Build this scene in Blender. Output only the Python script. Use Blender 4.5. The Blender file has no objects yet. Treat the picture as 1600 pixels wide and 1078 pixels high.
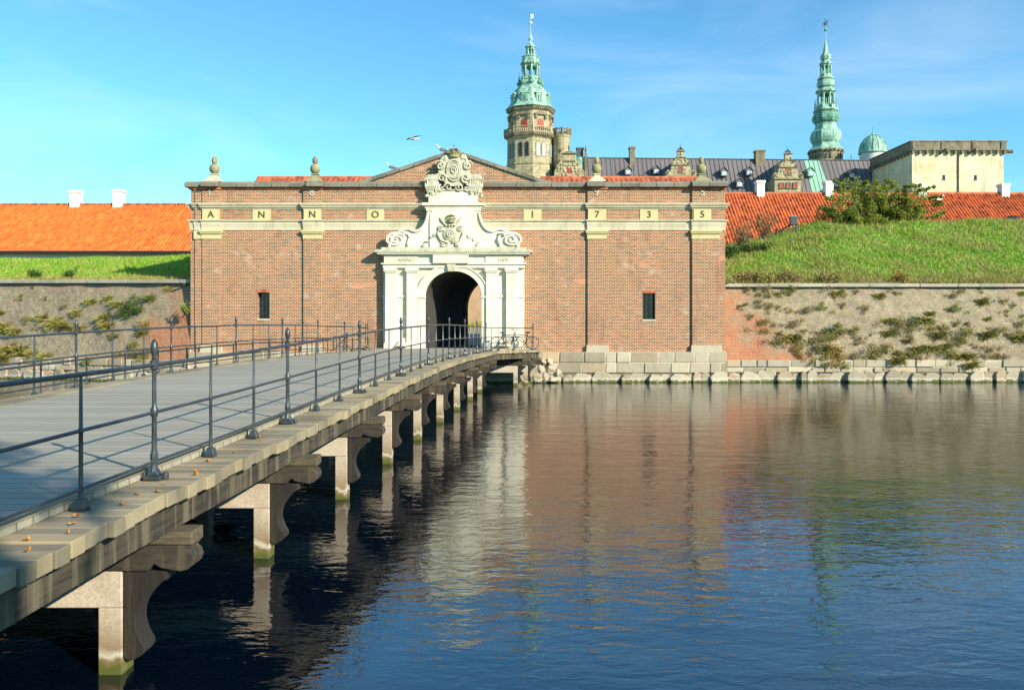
import bpy, math, random
import numpy as np
from mathutils import Vector, Matrix
random.seed(7); RNG = np.random.default_rng(7)
R = math.radians
SC = bpy.context.scene; COL = SC.collection
F = 1300.0; EYE = 3.27; HOR = 500.0
# ------------------------------------------------------------------ camera
cam = bpy.data.cameras.new('camera'); co = bpy.data.objects.new('camera', cam); COL.objects.link(co)
co.location = (0, 0, EYE); co.rotation_euler = (R(90), 0, 0)
cam.sensor_width = 36; cam.lens = 36*F/1600; cam.shift_y = -(539-HOR)/1600; cam.clip_end = 6000; cam.clip_start = .1
SC.camera = co
# ------------------------------------------------------------------ light
SUN = Vector((2.09, -1.9, 1.33)).normalized()
EL = math.asin(SUN.z); AZ = math.atan2(SUN.x, SUN.y)
sd = bpy.data.lights.new('sun', 'SUN'); sd.energy = 5.0; sd.angle = R(.5); sd.color = (1, .90, .72)
so = bpy.data.objects.new('sun', sd); COL.objects.link(so); so.rotation_euler = SUN.to_track_quat('Z', 'Y').to_euler(); so.location = (30, -30, 40)
W = bpy.data.worlds.new('World'); SC.world = W; W.use_nodes = True
nt = W.node_tree; N = nt.nodes; L = nt.links; N.clear()
sky = N.new('ShaderNodeTexSky'); sky.sky_type = 'NISHITA'; sky.sun_disc = False
sky.sun_elevation = EL; sky.sun_rotation = AZ; sky.altitude = 0; sky.air_density = 1.0; sky.dust_density = 0.0; sky.ozone_density = 2.0
tint = N.new('ShaderNodeMix'); tint.data_type = 'RGBA'; tint.blend_type = 'MULTIPLY'; tint.inputs[0].default_value = 1
tint.inputs[7].default_value = (.66, 1.24, 1.40, 1)
tc = N.new('ShaderNodeTexCoord'); mp = N.new('ShaderNodeMapping'); mp.inputs['Scale'].default_value = (1.2, 1.2, 5.5)
mp.inputs['Rotation'].default_value = (0, R(6), 0)
cn = N.new('ShaderNodeTexNoise'); cn.inputs['Scale'].default_value = 2.2; cn.inputs['Detail'].default_value = 7; cn.inputs['Roughness'].default_value = .55; cn.inputs['Distortion'].default_value = .5
cr = N.new('ShaderNodeValToRGB'); cr.color_ramp.elements[0].position = .44; cr.color_ramp.elements[1].position = .85
cr.color_ramp.elements[1].color = (.3, .3, .3, 1)
cm = N.new('ShaderNodeMix'); cm.data_type = 'RGBA'; cm.inputs[7].default_value = (7, 8, 9, 1)
bg = N.new('ShaderNodeBackground'); bg.inputs['Strength'].default_value = .095
wo = N.new('ShaderNodeOutputWorld')
L.new(sky.outputs[0], tint.inputs[6]); L.new(tc.outputs['Generated'], mp.inputs[0]); L.new(mp.outputs[0], cn.inputs['Vector'])
L.new(cn.outputs[0], cr.inputs[0]); L.new(cr.outputs[0], cm.inputs[0]); L.new(tint.outputs[2], cm.inputs[6]); L.new(cm.outputs[2], bg.inputs[0]); L.new(bg.outputs[0], wo.inputs[0])
SC.view_settings.view_transform = 'Standard'; SC.view_settings.look = 'None'; SC.view_settings.gamma = 1
SC.view_settings.exposure = 0.72
SC.cycles.max_bounces = 6; SC.cycles.transparent_max_bounces = 6; SC.cycles.use_denoising = True
SC.cycles.caustics_reflective = False; SC.cycles.caustics_refractive = False
# ------------------------------------------------------------------ helpers
def PX(px, y): return (px-800)*y/F
def PZ(py, y): return EYE + (HOR-py)*y/F
def P(px, py, y): return Vector((PX(px, y), y, PZ(py, y)))
def lerp(a, b, t): return a+(b-a)*t
def interp(tab, v): return float(np.interp(v, [t[0] for t in tab], [t[1] for t in tab]))

class MB:
    def __init__(s): s.V = []; s.F = []
    def add(s, vs, fs):
        o = len(s.V); s.V += [tuple(v) for v in vs]; s.F += [tuple(i+o for i in f) for f in fs]; return s
    def box(s, x0, x1, y0, y1, z0, z1, tx=0, ty=0):
        v = [(x0, y0, z0), (x1, y0, z0), (x1, y1, z0), (x0, y1, z0), (x0+tx, y0+ty, z1), (x1-tx, y0+ty, z1), (x1-tx, y1-ty, z1), (x0+tx, y1-ty, z1)]
        return s.add(v, [(3, 2, 1, 0), (4, 5, 6, 7), (0, 1, 5, 4), (1, 2, 6, 5), (2, 3, 7, 6), (3, 0, 4, 7)])
    def hexa(s, v): return s.add(v, [(3, 2, 1, 0), (4, 5, 6, 7), (0, 1, 5, 4), (1, 2, 6, 5), (2, 3, 7, 6), (3, 0, 4, 7)])
    def mbox(s, M, hx, hy, hz):
        return s.hexa([M @ Vector(c) for c in ((-hx, -hy, -hz), (hx, -hy, -hz), (hx, hy, -hz), (-hx, hy, -hz), (-hx, -hy, hz), (hx, -hy, hz), (hx, hy, hz), (-hx, hy, hz))])
    def prism(s, pts, y0, y1):          # outline (x,z) counter-clockwise seen from -Y, extruded in Y
        n = len(pts)
        a = sum(pts[i][0]*pts[(i+1) % n][1]-pts[(i+1) % n][0]*pts[i][1] for i in range(n))
        if a < 0: pts = pts[::-1]
        v = [(x, y0, z) for x, z in pts]+[(x, y1, z) for x, z in pts]
        return s.add(v, [tuple(range(n)), tuple(range(2*n-1, n-1, -1))]+[((i+1) % n, i, i+n, (i+1) % n+n) for i in range(n)])
    def lathe(s, prof, c=(0, 0, 0), n=12, rot=0, cap=True):
        v = []; f = []
        for r, z in prof:
            for k in range(n):
                a = rot+2*math.pi*k/n; v.append((c[0]+r*math.sin(a), c[1]-r*math.cos(a), c[2]+z))
        for i in range(len(prof)-1):
            for k in range(n):
                k2 = (k+1) % n; f.append((i*n+k, i*n+k2, (i+1)*n+k2, (i+1)*n+k))
        if cap: f += [tuple(range(n))[::-1], tuple(range((len(prof)-1)*n, len(prof)*n))]
        return s.add(v, f)
    def tube(s, pts, r, n=8, r1=None):
        pts = [Vector(p) for p in pts]; v = []; f = []; m = len(pts)
        for i, p in enumerate(pts):
            d = (pts[min(i+1, m-1)]-pts[max(i-1, 0)]).normalized()
            u = d.cross(Vector((0, 0, 1)))
            if u.length < .05: u = d.cross(Vector((0, 1, 0)))
            u.normalize(); w = u.cross(d); rr = r if r1 is None else lerp(r, r1, i/(m-1))
            for k in range(n):
                a = 2*math.pi*k/n; v.append(p+u*rr*math.cos(a)+w*rr*math.sin(a))
        for i in range(m-1):
            for k in range(n):
                k2 = (k+1) % n; f.append((i*n+k, i*n+k2, (i+1)*n+k2, (i+1)*n+k))
        f += [tuple(range(n))[::-1], tuple(range((m-1)*n, m*n))]
        return s.add(v, f)
    def ball(s, c, rx, ry=None, rz=None, n=10, m=7):
        ry = ry or rx; rz = rz or rx
        v = [(c[0], c[1], c[2]-rz)]; f = []
        for i in range(1, m):
            t = math.pi*i/m
            for k in range(n):
                a = 2*math.pi*k/n; v.append((c[0]+rx*math.sin(t)*math.cos(a), c[1]+ry*math.sin(t)*math.sin(a), c[2]-rz*math.cos(t)))
        v.append((c[0], c[1], c[2]+rz)); e = len(v)-1
        for k in range(n):
            k2 = (k+1) % n; f.append((0, 1+k2, 1+k)); f.append((e, e-n+k, e-n+k2))
            for i in range(m-2): f.append((1+i*n+k, 1+i*n+k2, 1+(i+1)*n+k2, 1+(i+1)*n+k))
        return s.add(v, f)
    def build(s, name, mat, parent=None, smooth=False, bevel=0, origin=None, rel=True):
        o_ = Vector((0, 0, 0))
        if parent is not None and rel: o_ = WLOC(parent)
        if origin is not None: o_ = Vector(origin)
        me = bpy.data.meshes.new(name)
        me.from_pydata([(v[0]-o_[0], v[1]-o_[1], v[2]-o_[2]) for v in s.V], [], s.F)
        me.materials.append(mat); me.update()
        if smooth: me.polygons.foreach_set('use_smooth', [True]*len(me.polygons)); 
        ob = bpy.data.objects.new(name, me); COL.objects.link(ob)
        if parent is not None: ob.parent = parent
        elif origin is not None: ob.location = o_
        if smooth == 'auto':
            try: me.set_sharp_from_angle(angle=R(40))
            except Exception: pass
        if bevel:
            b = ob.modifiers.new('bevel', 'BEVEL'); b.width = bevel; b.segments = 2; b.limit_method = 'ANGLE'; b.angle_limit = R(40)
        return ob
def WLOC(o):
    v = Vector((0, 0, 0))
    while o is not None: v = v+o.location; o = o.parent
    return v
def tag(o, label, cat, group=None, kind=None):
    if label: o['label'] = label
    if cat: o['category'] = cat
    if group: o['group'] = group
    if kind: o['kind'] = kind
    return o
def thing(name, loc, label, cat, group=None):
    o = bpy.data.objects.new(name, None); COL.objects.link(o); o.location = loc; o.empty_display_size = .2
    return tag(o, label, cat, group)
def copy_tree(o, parent=None):
    c = o.copy(); COL.objects.link(c)
    if parent is not None: c.parent = parent
    for ch in list(o.children): copy_tree(ch, c)
    return c
ORD = 'first second third fourth fifth sixth seventh eighth ninth tenth eleventh twelfth thirteenth fourteenth fifteenth sixteenth seventeenth eighteenth nineteenth twentieth'.split()
# ------------------------------------------------------------------ materials
class NT:
    def __init__(s, name, rough=.8):
        s.m = bpy.data.materials.new(name); s.m.use_nodes = True; s.t = s.m.node_tree; s.b = s.t.nodes['Principled BSDF']
        s.b.inputs['Roughness'].default_value = rough
        s.tc = s.t.nodes.new('ShaderNodeTexCoord'); s.geo = s.t.nodes.new('ShaderNodeNewGeometry')
    def n(s, typ, **kw):
        o = s.t.nodes.new('ShaderNode'+typ)
        for k, v in kw.items():
            try: setattr(o, k, v)
            except Exception: pass
        return o
    def l(s, a, b): s.t.links.new(a, b)
    def set(s, inp, v):
        if hasattr(v, 'links') or isinstance(v, bpy.types.NodeSocket): s.l(v, inp)
        else:
            if isinstance(v, tuple) and len(v) == 3 and inp.type == 'RGBA': v = v+(1,)
            inp.default_value = v
    def pos(s, sc=(1, 1, 1), rot=(0, 0, 0), src=None):
        m = s.n('Mapping'); m.inputs['Scale'].default_value = sc; m.inputs['Rotation'].default_value = rot
        s.l(src or s.geo.outputs['Position'], m.inputs[0]); return m.outputs[0]
    def noise(s, v, scale=1, detail=4, rough=.5, dist=0):
        n = s.n('TexNoise'); s.l(v, n.inputs['Vector']); n.inputs['Scale'].default_value = scale; n.inputs['Detail'].default_value = detail
        n.inputs['Roughness'].default_value = rough; n.inputs['Distortion'].default_value = dist; return n.outputs[0]
    def ramp(s, f, stops, interp='LINEAR'):
        n = s.n('ValToRGB'); n.color_ramp.interpolation = interp; e = n.color_ramp.elements
        while len(e) < len(stops): e.new(.5)
        for i, (p, c) in enumerate(stops):
            e[i].position = p; e[i].color = (c, c, c, 1) if not isinstance(c, tuple) else c+(1,)
        s.l(f, n.inputs[0]); return n.outputs[0]
    def mix(s, f, a, b, mode='MIX'):
        n = s.n('Mix', data_type='RGBA', blend_type=mode); s.set(n.inputs[0], f); s.set(n.inputs[6], a); s.set(n.inputs[7], b); return n.outputs[2]
    def math(s, op, a, b=0.0, clamp=False):
        n = s.n('Math', operation=op, use_clamp=clamp); s.set(n.inputs[0], a); s.set(n.inputs[1], b); return n.outputs[0]
    def sep(s, v):
        n = s.n('SeparateXYZ'); s.l(v, n.inputs[0]); return n.outputs
    def comb(s, x, y, z):
        n = s.n('CombineXYZ'); s.set(n.inputs[0], x); s.set(n.inputs[1], y); s.set(n.inputs[2], z); return n.outputs[0]
    def bump(s, h, st=.5, d=.02):
        n = s.n('Bump'); n.inputs['Strength'].default_value = st; n.inputs['Distance'].default_value = d; s.l(h, n.inputs['Height']); s.l(n.outputs[0], s.b.inputs['Normal'])
    def color(s, c): s.set(s.b.inputs['Base Color'], c); return s
    def isl(s): return s.geo.outputs['Random Per Island']

def m_stone(name, base, dark, sc=1.5, streak=True, rough=.85, isl=0, amt=1.0, bump=.35):
    t = NT(name, rough); p = t.pos()
    a = t.noise(p, sc, 6, .6); f = t.ramp(a, [(.42, 0.0), (.72, amt)])
    c = t.mix(f, base, dark)
    if streak:
        q = t.pos((4, 4, .5)); f2 = t.ramp(t.noise(q, 1.2, 5, .6), [(.5, 0.0), (.75, .6*amt)]); c = t.mix(f2, c, tuple(x*.62 for x in dark))
    if isl: c = t.mix(isl, c, t.ramp(t.isl(), [(0, tuple(x*.55 for x in base)), (.4, tuple(min(1, x*1.15) for x in base)), (.7, tuple(x*.8 for x in dark)), (1, (base[0]*1.1, base[1]*.88, base[2]*.72))]))
    t.color(c); t.bump(t.noise(p, 18, 6, .7), bump, .02); return t.m
def m_brick(name, c1, c2, mort, noise_amt=.6, patch=(.42, .12, .05), w=.235, h=.077, ms=.013, patch_t=.68, bleach=None):
    t = NT(name, .9); P_ = t.sep(t.geo.outputs['Position']); v = t.comb(t.math('ADD', P_[0], P_[1]), P_[2], 0.0)
    br = t.n('TexBrick'); t.l(v, br.inputs['Vector']); br.offset = .5
    for k, x in (('Scale', 1), ('Brick Width', w), ('Row Height', h), ('Mortar Size', ms), ('Mortar Smooth', .3), ('Bias', -.1)): br.inputs[k].default_value = x
    p = t.pos()
    # per-brick tone: white noise on brick cell
    row = t.math('FLOOR', t.math('DIVIDE', P_[2], h)); off = t.math('MULTIPLY', t.math('MODULO', row, 2.0), .5)
    colm = t.math('FLOOR', t.math('ADD', t.math('DIVIDE', t.math('ADD', P_[0], P_[1]), w), off))
    wn = t.n('TexWhiteNoise', noise_dimensions='2D'); t.l(t.comb(row, colm, 0.0), wn.inputs['Vector'])
    tone = t.ramp(wn.outputs[0], [(0, c2), (.25, tuple(lerp(a, b, .5) for a, b in zip(c1, c2))), (.6, c1), (.85, tuple(min(1, x*1.25) for x in c1)), (1, (c1[0]*1.25, c1[1]*.85, c1[2]*.7))])
    big = t.ramp(t.noise(p, .35, 6, .62), [(.35, 0.0), (.7, noise_amt)])
    tone = t.mix(big, tone, tuple(x*.62 for x in c1), 'MIX')
    pt = t.ramp(t.noise(t.pos((.55, .55, 1.6)), .9, 3, .5), [(patch_t, 0.0), (patch_t+.04, .75)]); tone = t.mix(pt, tone, patch)
    t.set(br.inputs['Color1'], tone); t.set(br.inputs['Color2'], tone); t.set(br.inputs['Mortar'], mort)
    c = br.outputs['Color']
    c = t.mix(t.ramp(t.noise(t.pos((1.4, 1.4, .25)), 1.1, 5, .65), [(.55, 0.0), (.72, .38)]), c, tuple(x*.45 for x in c1))
    c = t.mix(t.ramp(t.noise(t.pos((.7, .7, 1.1)), 1.3, 6, .7), [(.58, 0.0), (.68, .42)]), c, (.58, .50, .38))
    if bleach:
        f = t.ramp(t.noise(t.pos(), .8, 6, .65), [(.55, 0.0), (.72, .7)]); c = t.mix(f, c, bleach)
    t.color(c); t.bump(t.math('SUBTRACT', 1.0, br.outputs['Fac']), .5, .008)
    return t.m
M = {}
M['brick'] = m_brick('red_brick', (.30, .100, .038), (.055, .034, .027), (.60, .48, .31), patch=(.55, .15, .06))
M['stone'] = m_stone('cream_stone', (.56, .51, .36), (.36, .33, .21), 1.2, amt=.7)
M['portal'] = m_stone('white_stone', (.74, .70, .57), (.58, .53, .37), .9, amt=.7)
M['portal_relief'] = m_stone('carved_stone', (.53, .51, .38), (.26, .26, .17), 2.2, amt=.8, bump=.6)
M['yellow'] = m_stone('yellow_sandstone', (.56, .49, .25), (.44, .37, .19), 1.2, False, amt=.6)
M['coping'] = m_stone('coping_stone', (.22, .21, .165), (.10, .10, .08), 2.5, amt=.9, isl=.45)
M['mossy'] = m_stone('mossy_stone', (.30, .28, .14), (.19, .18, .09), 3, amt=.9)
M['blocks'] = m_stone('granite_blocks', (.46, .405, .29), (.24, .21, .14), 2, isl=.65, amt=.8, bump=.8)
M['mortar'] = m_stone('mortar', (.55, .50, .38), (.35, .31, .22), 5)
def ashlar_joints(m, w=.75, h=.36, ms=.008, jc=(.52, .48, .36)):
    t = m.node_tree; b = t.nodes['Principled BSDF']; old = b.inputs['Base Color'].links[0].from_socket; g = t.nodes.new('ShaderNodeNewGeometry')
    sp = t.nodes.new('ShaderNodeSeparateXYZ'); cb = t.nodes.new('ShaderNodeCombineXYZ'); br = t.nodes.new('ShaderNodeTexBrick'); t.links.new(g.outputs['Position'], sp.inputs[0]); t.links.new(sp.outputs[0], cb.inputs[0]); t.links.new(sp.outputs[2], cb.inputs[1]); t.links.new(cb.outputs[0], br.inputs['Vector'])
    for k, x in (('Scale', 1), ('Brick Width', w), ('Row Height', h), ('Mortar Size', ms), ('Mortar Smooth', .2)): br.inputs[k].default_value = x
    mx = t.nodes.new('ShaderNodeMix'); mx.data_type = 'RGBA'; mx.inputs[0].default_value = .12; t.links.new(old, mx.inputs[6]); mx.inputs[7].default_value = (.62, .52, .30, 1)
    t.links.new(old, br.inputs['Color1']); t.links.new(mx.outputs[2], br.inputs['Color2']); br.inputs['Mortar'].default_value = jc+(1,); t.links.new(br.outputs['Color'], b.inputs['Base Color']); return m
ashlar_joints(M['portal'])
def algae(src):
    m = src.copy(); t = m.node_tree; b = t.nodes['Principled BSDF']; old = b.inputs['Base Color'].links[0].from_socket
    g = t.nodes.new('ShaderNodeNewGeometry'); s = t.nodes.new('ShaderNodeSeparateXYZ'); t.links.new(g.outputs['Position'], s.inputs[0])
    nz = t.nodes.new('ShaderNodeTexNoise'); nz.inputs['Scale'].default_value = 6; t.links.new(g.outputs['Position'], nz.inputs['Vector'])
    a = t.nodes.new('ShaderNodeMath'); a.operation = 'MULTIPLY_ADD'; a.inputs[1].default_value = .34; t.links.new(nz.outputs[0], a.inputs[0]); t.links.new(s.outputs[2], a.inputs[2])
    r = t.nodes.new('ShaderNodeValToRGB'); e = r.color_ramp.elements; e[0].position = .21; e[0].color = (1, 1, 1, 1); e[1].position = .31; e[1].color = (0, 0, 0, 1); t.links.new(a.outputs[0], r.inputs[0])
    k = t.nodes.new('ShaderNodeMix'); k.data_type = 'RGBA'; k.inputs[7].default_value = (.075, .092, .012, 1); t.links.new(r.outputs[0], k.inputs[0]); t.links.new(old, k.inputs[6]); t.links.new(k.outputs[2], b.inputs['Base Color'])
    # pale tide line just above
    r2 = t.nodes.new('ShaderNodeValToRGB'); e = r2.color_ramp.elements; e[0].position = .29; e[0].color = (0, 0, 0, 1); e[1].position = .42; e[1].color = (0, 0, 0, 1); x = r2.color_ramp.elements.new(.345); x.color = (.75, .75, .75, 1)
    t.links.new(a.outputs[0], r2.inputs[0]); k2 = t.nodes.new('ShaderNodeMix'); k2.data_type = 'RGBA'; k2.inputs[7].default_value = (.6, .58, .48, 1)
    t.links.new(r2.outputs[0], k2.inputs[0]); t.links.new(k.outputs[2], k2.inputs[6]); t.links.new(k2.outputs[2], b.inputs['Base Color'])
    return m
M['blocks'] = algae(M['blocks'])
def m_curtain():
    t = NT('weathered_wall', .95); P_ = t.sep(t.geo.outputs['Position']); v = t.comb(P_[0], P_[2], 0.0)
    br = t.n('TexBrick'); t.l(v, br.inputs['Vector'])
    for k, x in (('Scale', 1), ('Brick Width', .24), ('Row Height', .077), ('Mortar Size', .014), ('Mortar Smooth', .3)): br.inputs[k].default_value = x
    ax = t.math('ABSOLUTE', t.math('ADD', P_[0], 2.87))     # distance from the gate's middle
    nz = t.noise(t.pos(), .7, 6, .6); nz2 = t.noise(t.pos(), 3.0, 6, .7)

    d = t.math('ADD', ax, t.math('MULTIPLY', nz, 9.0)); d = t.math('ADD', d, t.math('MULTIPLY', P_[2], .8))
    f = t.ramp(t.math('DIVIDE', d, 40.0), [(.545, 1.0), (.61, 0.0)])
    grey = t.mix(t.ramp(nz2, [(.40, 0.0), (.60, 1.0)]), (.47, .385, .235), (.24, .185, .105))
    grey = t.mix(t.ramp(t.noise(t.pos(), 11, 4, .7), [(.60, 0.0), (.66, .8)]), grey, (.55, .50, .38)); grey = t.mix(t.ramp(t.noise(t.pos(), 7, 5, .7), [(.34, .8), (.42, 0.0)]), grey, (.07, .06, .035))
    grey = t.mix(t.ramp(t.noise(t.pos((.5, .5, 2)), .9, 5, .6), [(.52, 0.0), (.62, .55)]), grey, (.40, .27, .19))
    redc = t.mix(t.ramp(nz2, [(.4, 0.0), (.7, .85)]), (.50, .12, .035), (.44, .24, .13))
    c = t.mix(f, grey, redc)
    top = t.ramp(t.math('ADD', t.math('MULTIPLY', P_[2], .1), t.math('MULTIPLY', nz, .08)), [(.525, 0.0), (.55, .6)]); c = t.mix(top, c, (.42, .22, .15))
    t.set(br.inputs['Color1'], c); t.set(br.inputs['Color2'], t.mix(.35, c, (.16, .12, .09))); t.set(br.inputs['Mortar'], t.mix(f, (.36, .32, .23), (.52, .34, .20)))
    t.color(br.outputs['Color']); t.bump(t.math('ADD', t.math('SUBTRACT', 1.0, br.outputs['Fac']), t.math('MULTIPLY', nz2, 2.5)), .9, .05); return t.m
M['curtain'] = m_curtain()
def m_tile(name, c, dk, lo=.55, lich=.45):
    t = NT(name, .75); a = t.noise(t.pos(), 1.3, 6, .6); col = t.mix(t.ramp(a, [(.45, 0.0), (.75, .75)]), c, dk)
    col = t.mix(.45, col, t.ramp(t.noise(t.pos((4.2, .01, 3)), 1, 0), [(.3, tuple(x*.6 for x in c)), (.5, c), (.7, tuple(min(1, x*1.35) for x in c))]))
    col = t.mix(t.ramp(t.noise(t.pos(), .55, 5, .7), [(.62, 0.0), (.70, .55)]), col, (.22, .07, .03))
    q_ = t.sep(t.geo.outputs['Position']); wn = t.n('TexWhiteNoise', noise_dimensions='2D'); t.l(t.comb(t.math('FLOOR', t.math('DIVIDE', q_[0], .26)), t.math('FLOOR', t.math('DIVIDE', q_[2], .225)), 0.0), wn.inputs['Vector'])
    col = t.mix(1.0, col, t.ramp(wn.outputs[0], [(0, (lo, lo, lo)), (.5, (.95, .95, .95)), (.9, (1.0, 1.0, 1.0)), (1, (1.05, 1.2, 1.2))]), 'MULTIPLY')
    col = t.mix(t.ramp(t.noise(t.pos((1, 1, .4)), .9, 6, .7), [(.52, 0.0), (.72, lich)]), col, (.20, .10, .045))
    t.color(col); t.bump(t.noise(t.pos(), 25, 4), .2, .01); return t.m
M['tile'] = m_tile('orange_pantile', (.80, .17, .022), (.62, .11, .018), .7, .15); M['tile_right'] = m_tile('weathered_pantile', (.62, .14, .035), (.40, .09, .03), .45, .4)
M['tile_red'] = m_tile('red_pantile', (.50, .14, .06), (.34, .09, .045))
def m_iron():
    t = NT('grey_painted_iron', .38); t.color(t.mix(t.ramp(t.noise(t.pos(), 9, 5), [(.4, 0.0), (.7, .8)]), (.040, .052, .060), (.075, .085, .088))); t.b.inputs['Metallic'].default_value = .35
    t.bump(t.noise(t.pos(), 60, 4), .15, .004); return t.m
M['iron'] = m_iron()
t = NT('black_iron', .6); t.color((.02, .02, .022)); M['black'] = t.m
t = NT('dark_glass', .12); t.color((.015, .018, .02)); M['glass'] = t.m
t = NT('pale_glass', .25); t.color((.40, .50, .56)); M['paleglass'] = t.m
t = NT('red_paint', .6); t.color(t.mix(t.ramp(t.noise(t.pos(), 4, 3), [(.4, 0.0), (.7, .6)]), (.34, .028, .012), (.22, .022, .012))); M['red'] = t.m
t = NT('lettering', .8); t.color((.07, .06, .02)); M['letter'] = t.m
t = NT('engraving', .8); t.color((.42, .40, .31)); M['engrave'] = t.m
t = NT('whitewash', .85); t.color(t.mix(t.ramp(t.noise(t.pos((2, 2, .6)), 2, 5), [(.5, 0.0), (.8, .5)]), (.68, .66, .60), (.44, .42, .35))); t.bump(t.noise(t.pos(), 15, 4), .2, .01); M['white'] = t.m
def m_wood(name, c, dk, sc, isl=.6, streak=None):
    t = NT(name, .85); g = t.noise(t.pos(sc), 1, 6, .65, .6); col = t.mix(t.ramp(g, [(.35, 0.0), (.68, 1.0)]), c, dk)
    col = t.mix(isl, col, t.ramp(t.isl(), [(0, tuple(x*.6 for x in c)), (.5, c), (1, (min(1, c[0]*1.3), c[1]*1.2, c[2]*1.0))]))
    col = t.mix(t.ramp(t.noise(t.pos(), 1.1, 5), [(.5, 0.0), (.7, .6)]), col, tuple(x*.75 for x in dk))
    if streak: col = t.mix(t.ramp(t.noise(t.pos((6, 6, .4)), 1, 4, .6), [(.5, 0.0), (.62, .75)]), col, streak)
    t.color(col); t.bump(g, .55, .012); return t.m
M['plank'] = m_wood('weathered_planks', (.29, .25, .165), (.11, .092, .058), (2.5, 30, 30), .8)
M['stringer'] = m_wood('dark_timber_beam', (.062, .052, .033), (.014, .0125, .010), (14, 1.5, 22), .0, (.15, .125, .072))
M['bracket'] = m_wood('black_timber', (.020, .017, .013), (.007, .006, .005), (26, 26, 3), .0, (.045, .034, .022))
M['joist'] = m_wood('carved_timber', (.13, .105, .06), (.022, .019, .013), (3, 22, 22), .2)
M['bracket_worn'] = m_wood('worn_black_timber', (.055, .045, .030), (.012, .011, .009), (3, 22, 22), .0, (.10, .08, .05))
def m_road():
    t = NT('grey_deck_boards', .8); P_ = t.sep(t.geo.outputs['Position']); y = t.math('DIVIDE', P_[1], .21)
    fr = t.math('FRACT', y); line = t.ramp(t.math('ABSOLUTE', t.math('SUBTRACT', fr, .5)), [(.44, 0.0), (.48, 1.0)])
    wn = t.n('TexWhiteNoise', noise_dimensions='1D'); t.l(t.math('FLOOR', y), wn.inputs['W'])
    c = t.ramp(wn.outputs[0], [(0, (.29, .27, .20)), (1, (.40, .37, .285))]); g = t.noise(t.pos((2.0, 24, 24)), 1, 6, .6, .5)
    c = t.mix(t.ramp(g, [(.35, 0.0), (.7, .6)]), c, (.19, .185, .155)); c = t.mix(t.ramp(t.noise(t.pos(), .6, 5), [(.45, 0.0), (.7, .5)]), c, (.34, .33, .275))
    c = t.mix(t.math('MULTIPLY', line, .7), c, (.06, .06, .055)); t.color(c)
    t.bump(t.math('SUBTRACT', t.math('MULTIPLY', g, .4), line), .5, .012); return t.m
M['road'] = m_road()
t = NT('pier_concrete', .9); nz = t.noise(t.pos(), 30, 5, .8); Pz = t.sep(t.geo.outputs['Position'])
c = t.mix(t.ramp(nz, [(.4, 0.0), (.6, 1.0)]), (.40, .34, .26), (.56, .49, .39)); c = t.mix(t.ramp(t.noise(t.pos(), 2.5, 5), [(.45, 0.0), (.7, .5)]), c, (.30, .22, .14))
rr = t.ramp(t.math('ADD', Pz[2], t.math('MULTIPLY', t.noise(t.pos(), 5, 3), .25)), [(.30, 1.0), (.75, 0.0)]); c = t.mix(rr, c, (.20, .14, .07)); t.color(c); t.bump(nz, .4, .01)
M['concrete'] = algae(t.m)
M['castle'] = m_stone('castle_sandstone', (.44, .38, .225), (.17, .145, .08), 1.1, amt=.95, bump=.5)
ashlar_joints(M['castle'], 1.3, .55, .03, (.16, .14, .09))
M['castle_dark'] = m_stone('castle_dark_stone', (.22, .19, .12), (.07, .062, .042), 1.0, amt=.95)
M['bastion'] = m_stone('pale_ashlar', (.66, .61, .40), (.46, .42, .26), .45, amt=.75, bump=.2)
def m_ashlar():
    t = NT('ashlar_courses', .9); P_ = t.sep(t.geo.outputs['Position']); v = t.comb(t.math('ADD', P_[0], P_[1]), P_[2], 0.0)
    br = t.n('TexBrick'); t.l(v, br.inputs['Vector'])
    for k, x in (('Scale', 1), ('Brick Width', 1.5), ('Row Height', .55), ('Mortar Size', .03), ('Mortar Smooth', .5)): br.inputs[k].default_value = x
    a = t.ramp(t.noise(t.pos(), .35, 6, .65), [(.4, 0.0), (.7, 1.0)]); c = t.mix(a, (.66, .62, .44), (.50, .42, .22))
    c = t.mix(t.ramp(t.noise(t.pos((1, 1, 4)), .5, 6, .7), [(.5, 0.0), (.75, .6)]), c, (.30, .27, .19))
    c = t.mix(t.ramp(t.noise(t.pos((1.3, 1.3, .16)), .8, 5, .7), [(.52, 0.0), (.66, .55)]), c, (.20, .17, .10))
    t.set(br.inputs['Color1'], c); t.set(br.inputs['Color2'], t.mix(.25, c, (.72, .66, .44))); t.set(br.inputs['Mortar'], t.mix(.4, c, (.25, .22, .15)))
    t.color(br.outputs['Color']); t.bump(t.noise(t.pos(), 3, 5), .4, .05); return t.m
M['ashlar'] = m_ashlar()
def m_copper(name, a, b, dk):
    t = NT(name, .7); f = t.ramp(t.noise(t.pos((1, 1, .35)), 1.3, 5, .6), [(.35, 0.0), (.65, 1.0)]); c = t.mix(f, a, b)
    c = t.mix(t.ramp(t.noise(t.pos((1.6, 1.6, .28)), 1.1, 6, .75), [(.48, 0.0), (.60, .85)]), c, dk); t.color(c); return t.m
M['copper'] = m_copper('verdigris_copper', (.19, .40, .29), (.36, .56, .45), (.045, .10, .07))
M['copper_dark'] = m_copper('old_copper', (.10, .27, .19), (.16, .36, .27), (.03, .07, .05))
M['copper_roof'] = m_copper('pale_copper_sheet', (.21, .42, .32), (.25, .46, .36), (.2, .36, .28))
t = NT('grey_lead_sheet', .6); t.color(t.mix(t.ramp(t.noise(t.pos((1, 1, .4)), .25, 5), [(.35, 0.0), (.7, 1.0)]), (.155, .138, .14), (.115, .104, .108))); M['lead'] = t.m
t = NT('seam_lead', .7); t.color((.07, .06, .065)); M['seam'] = t.m
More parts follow.
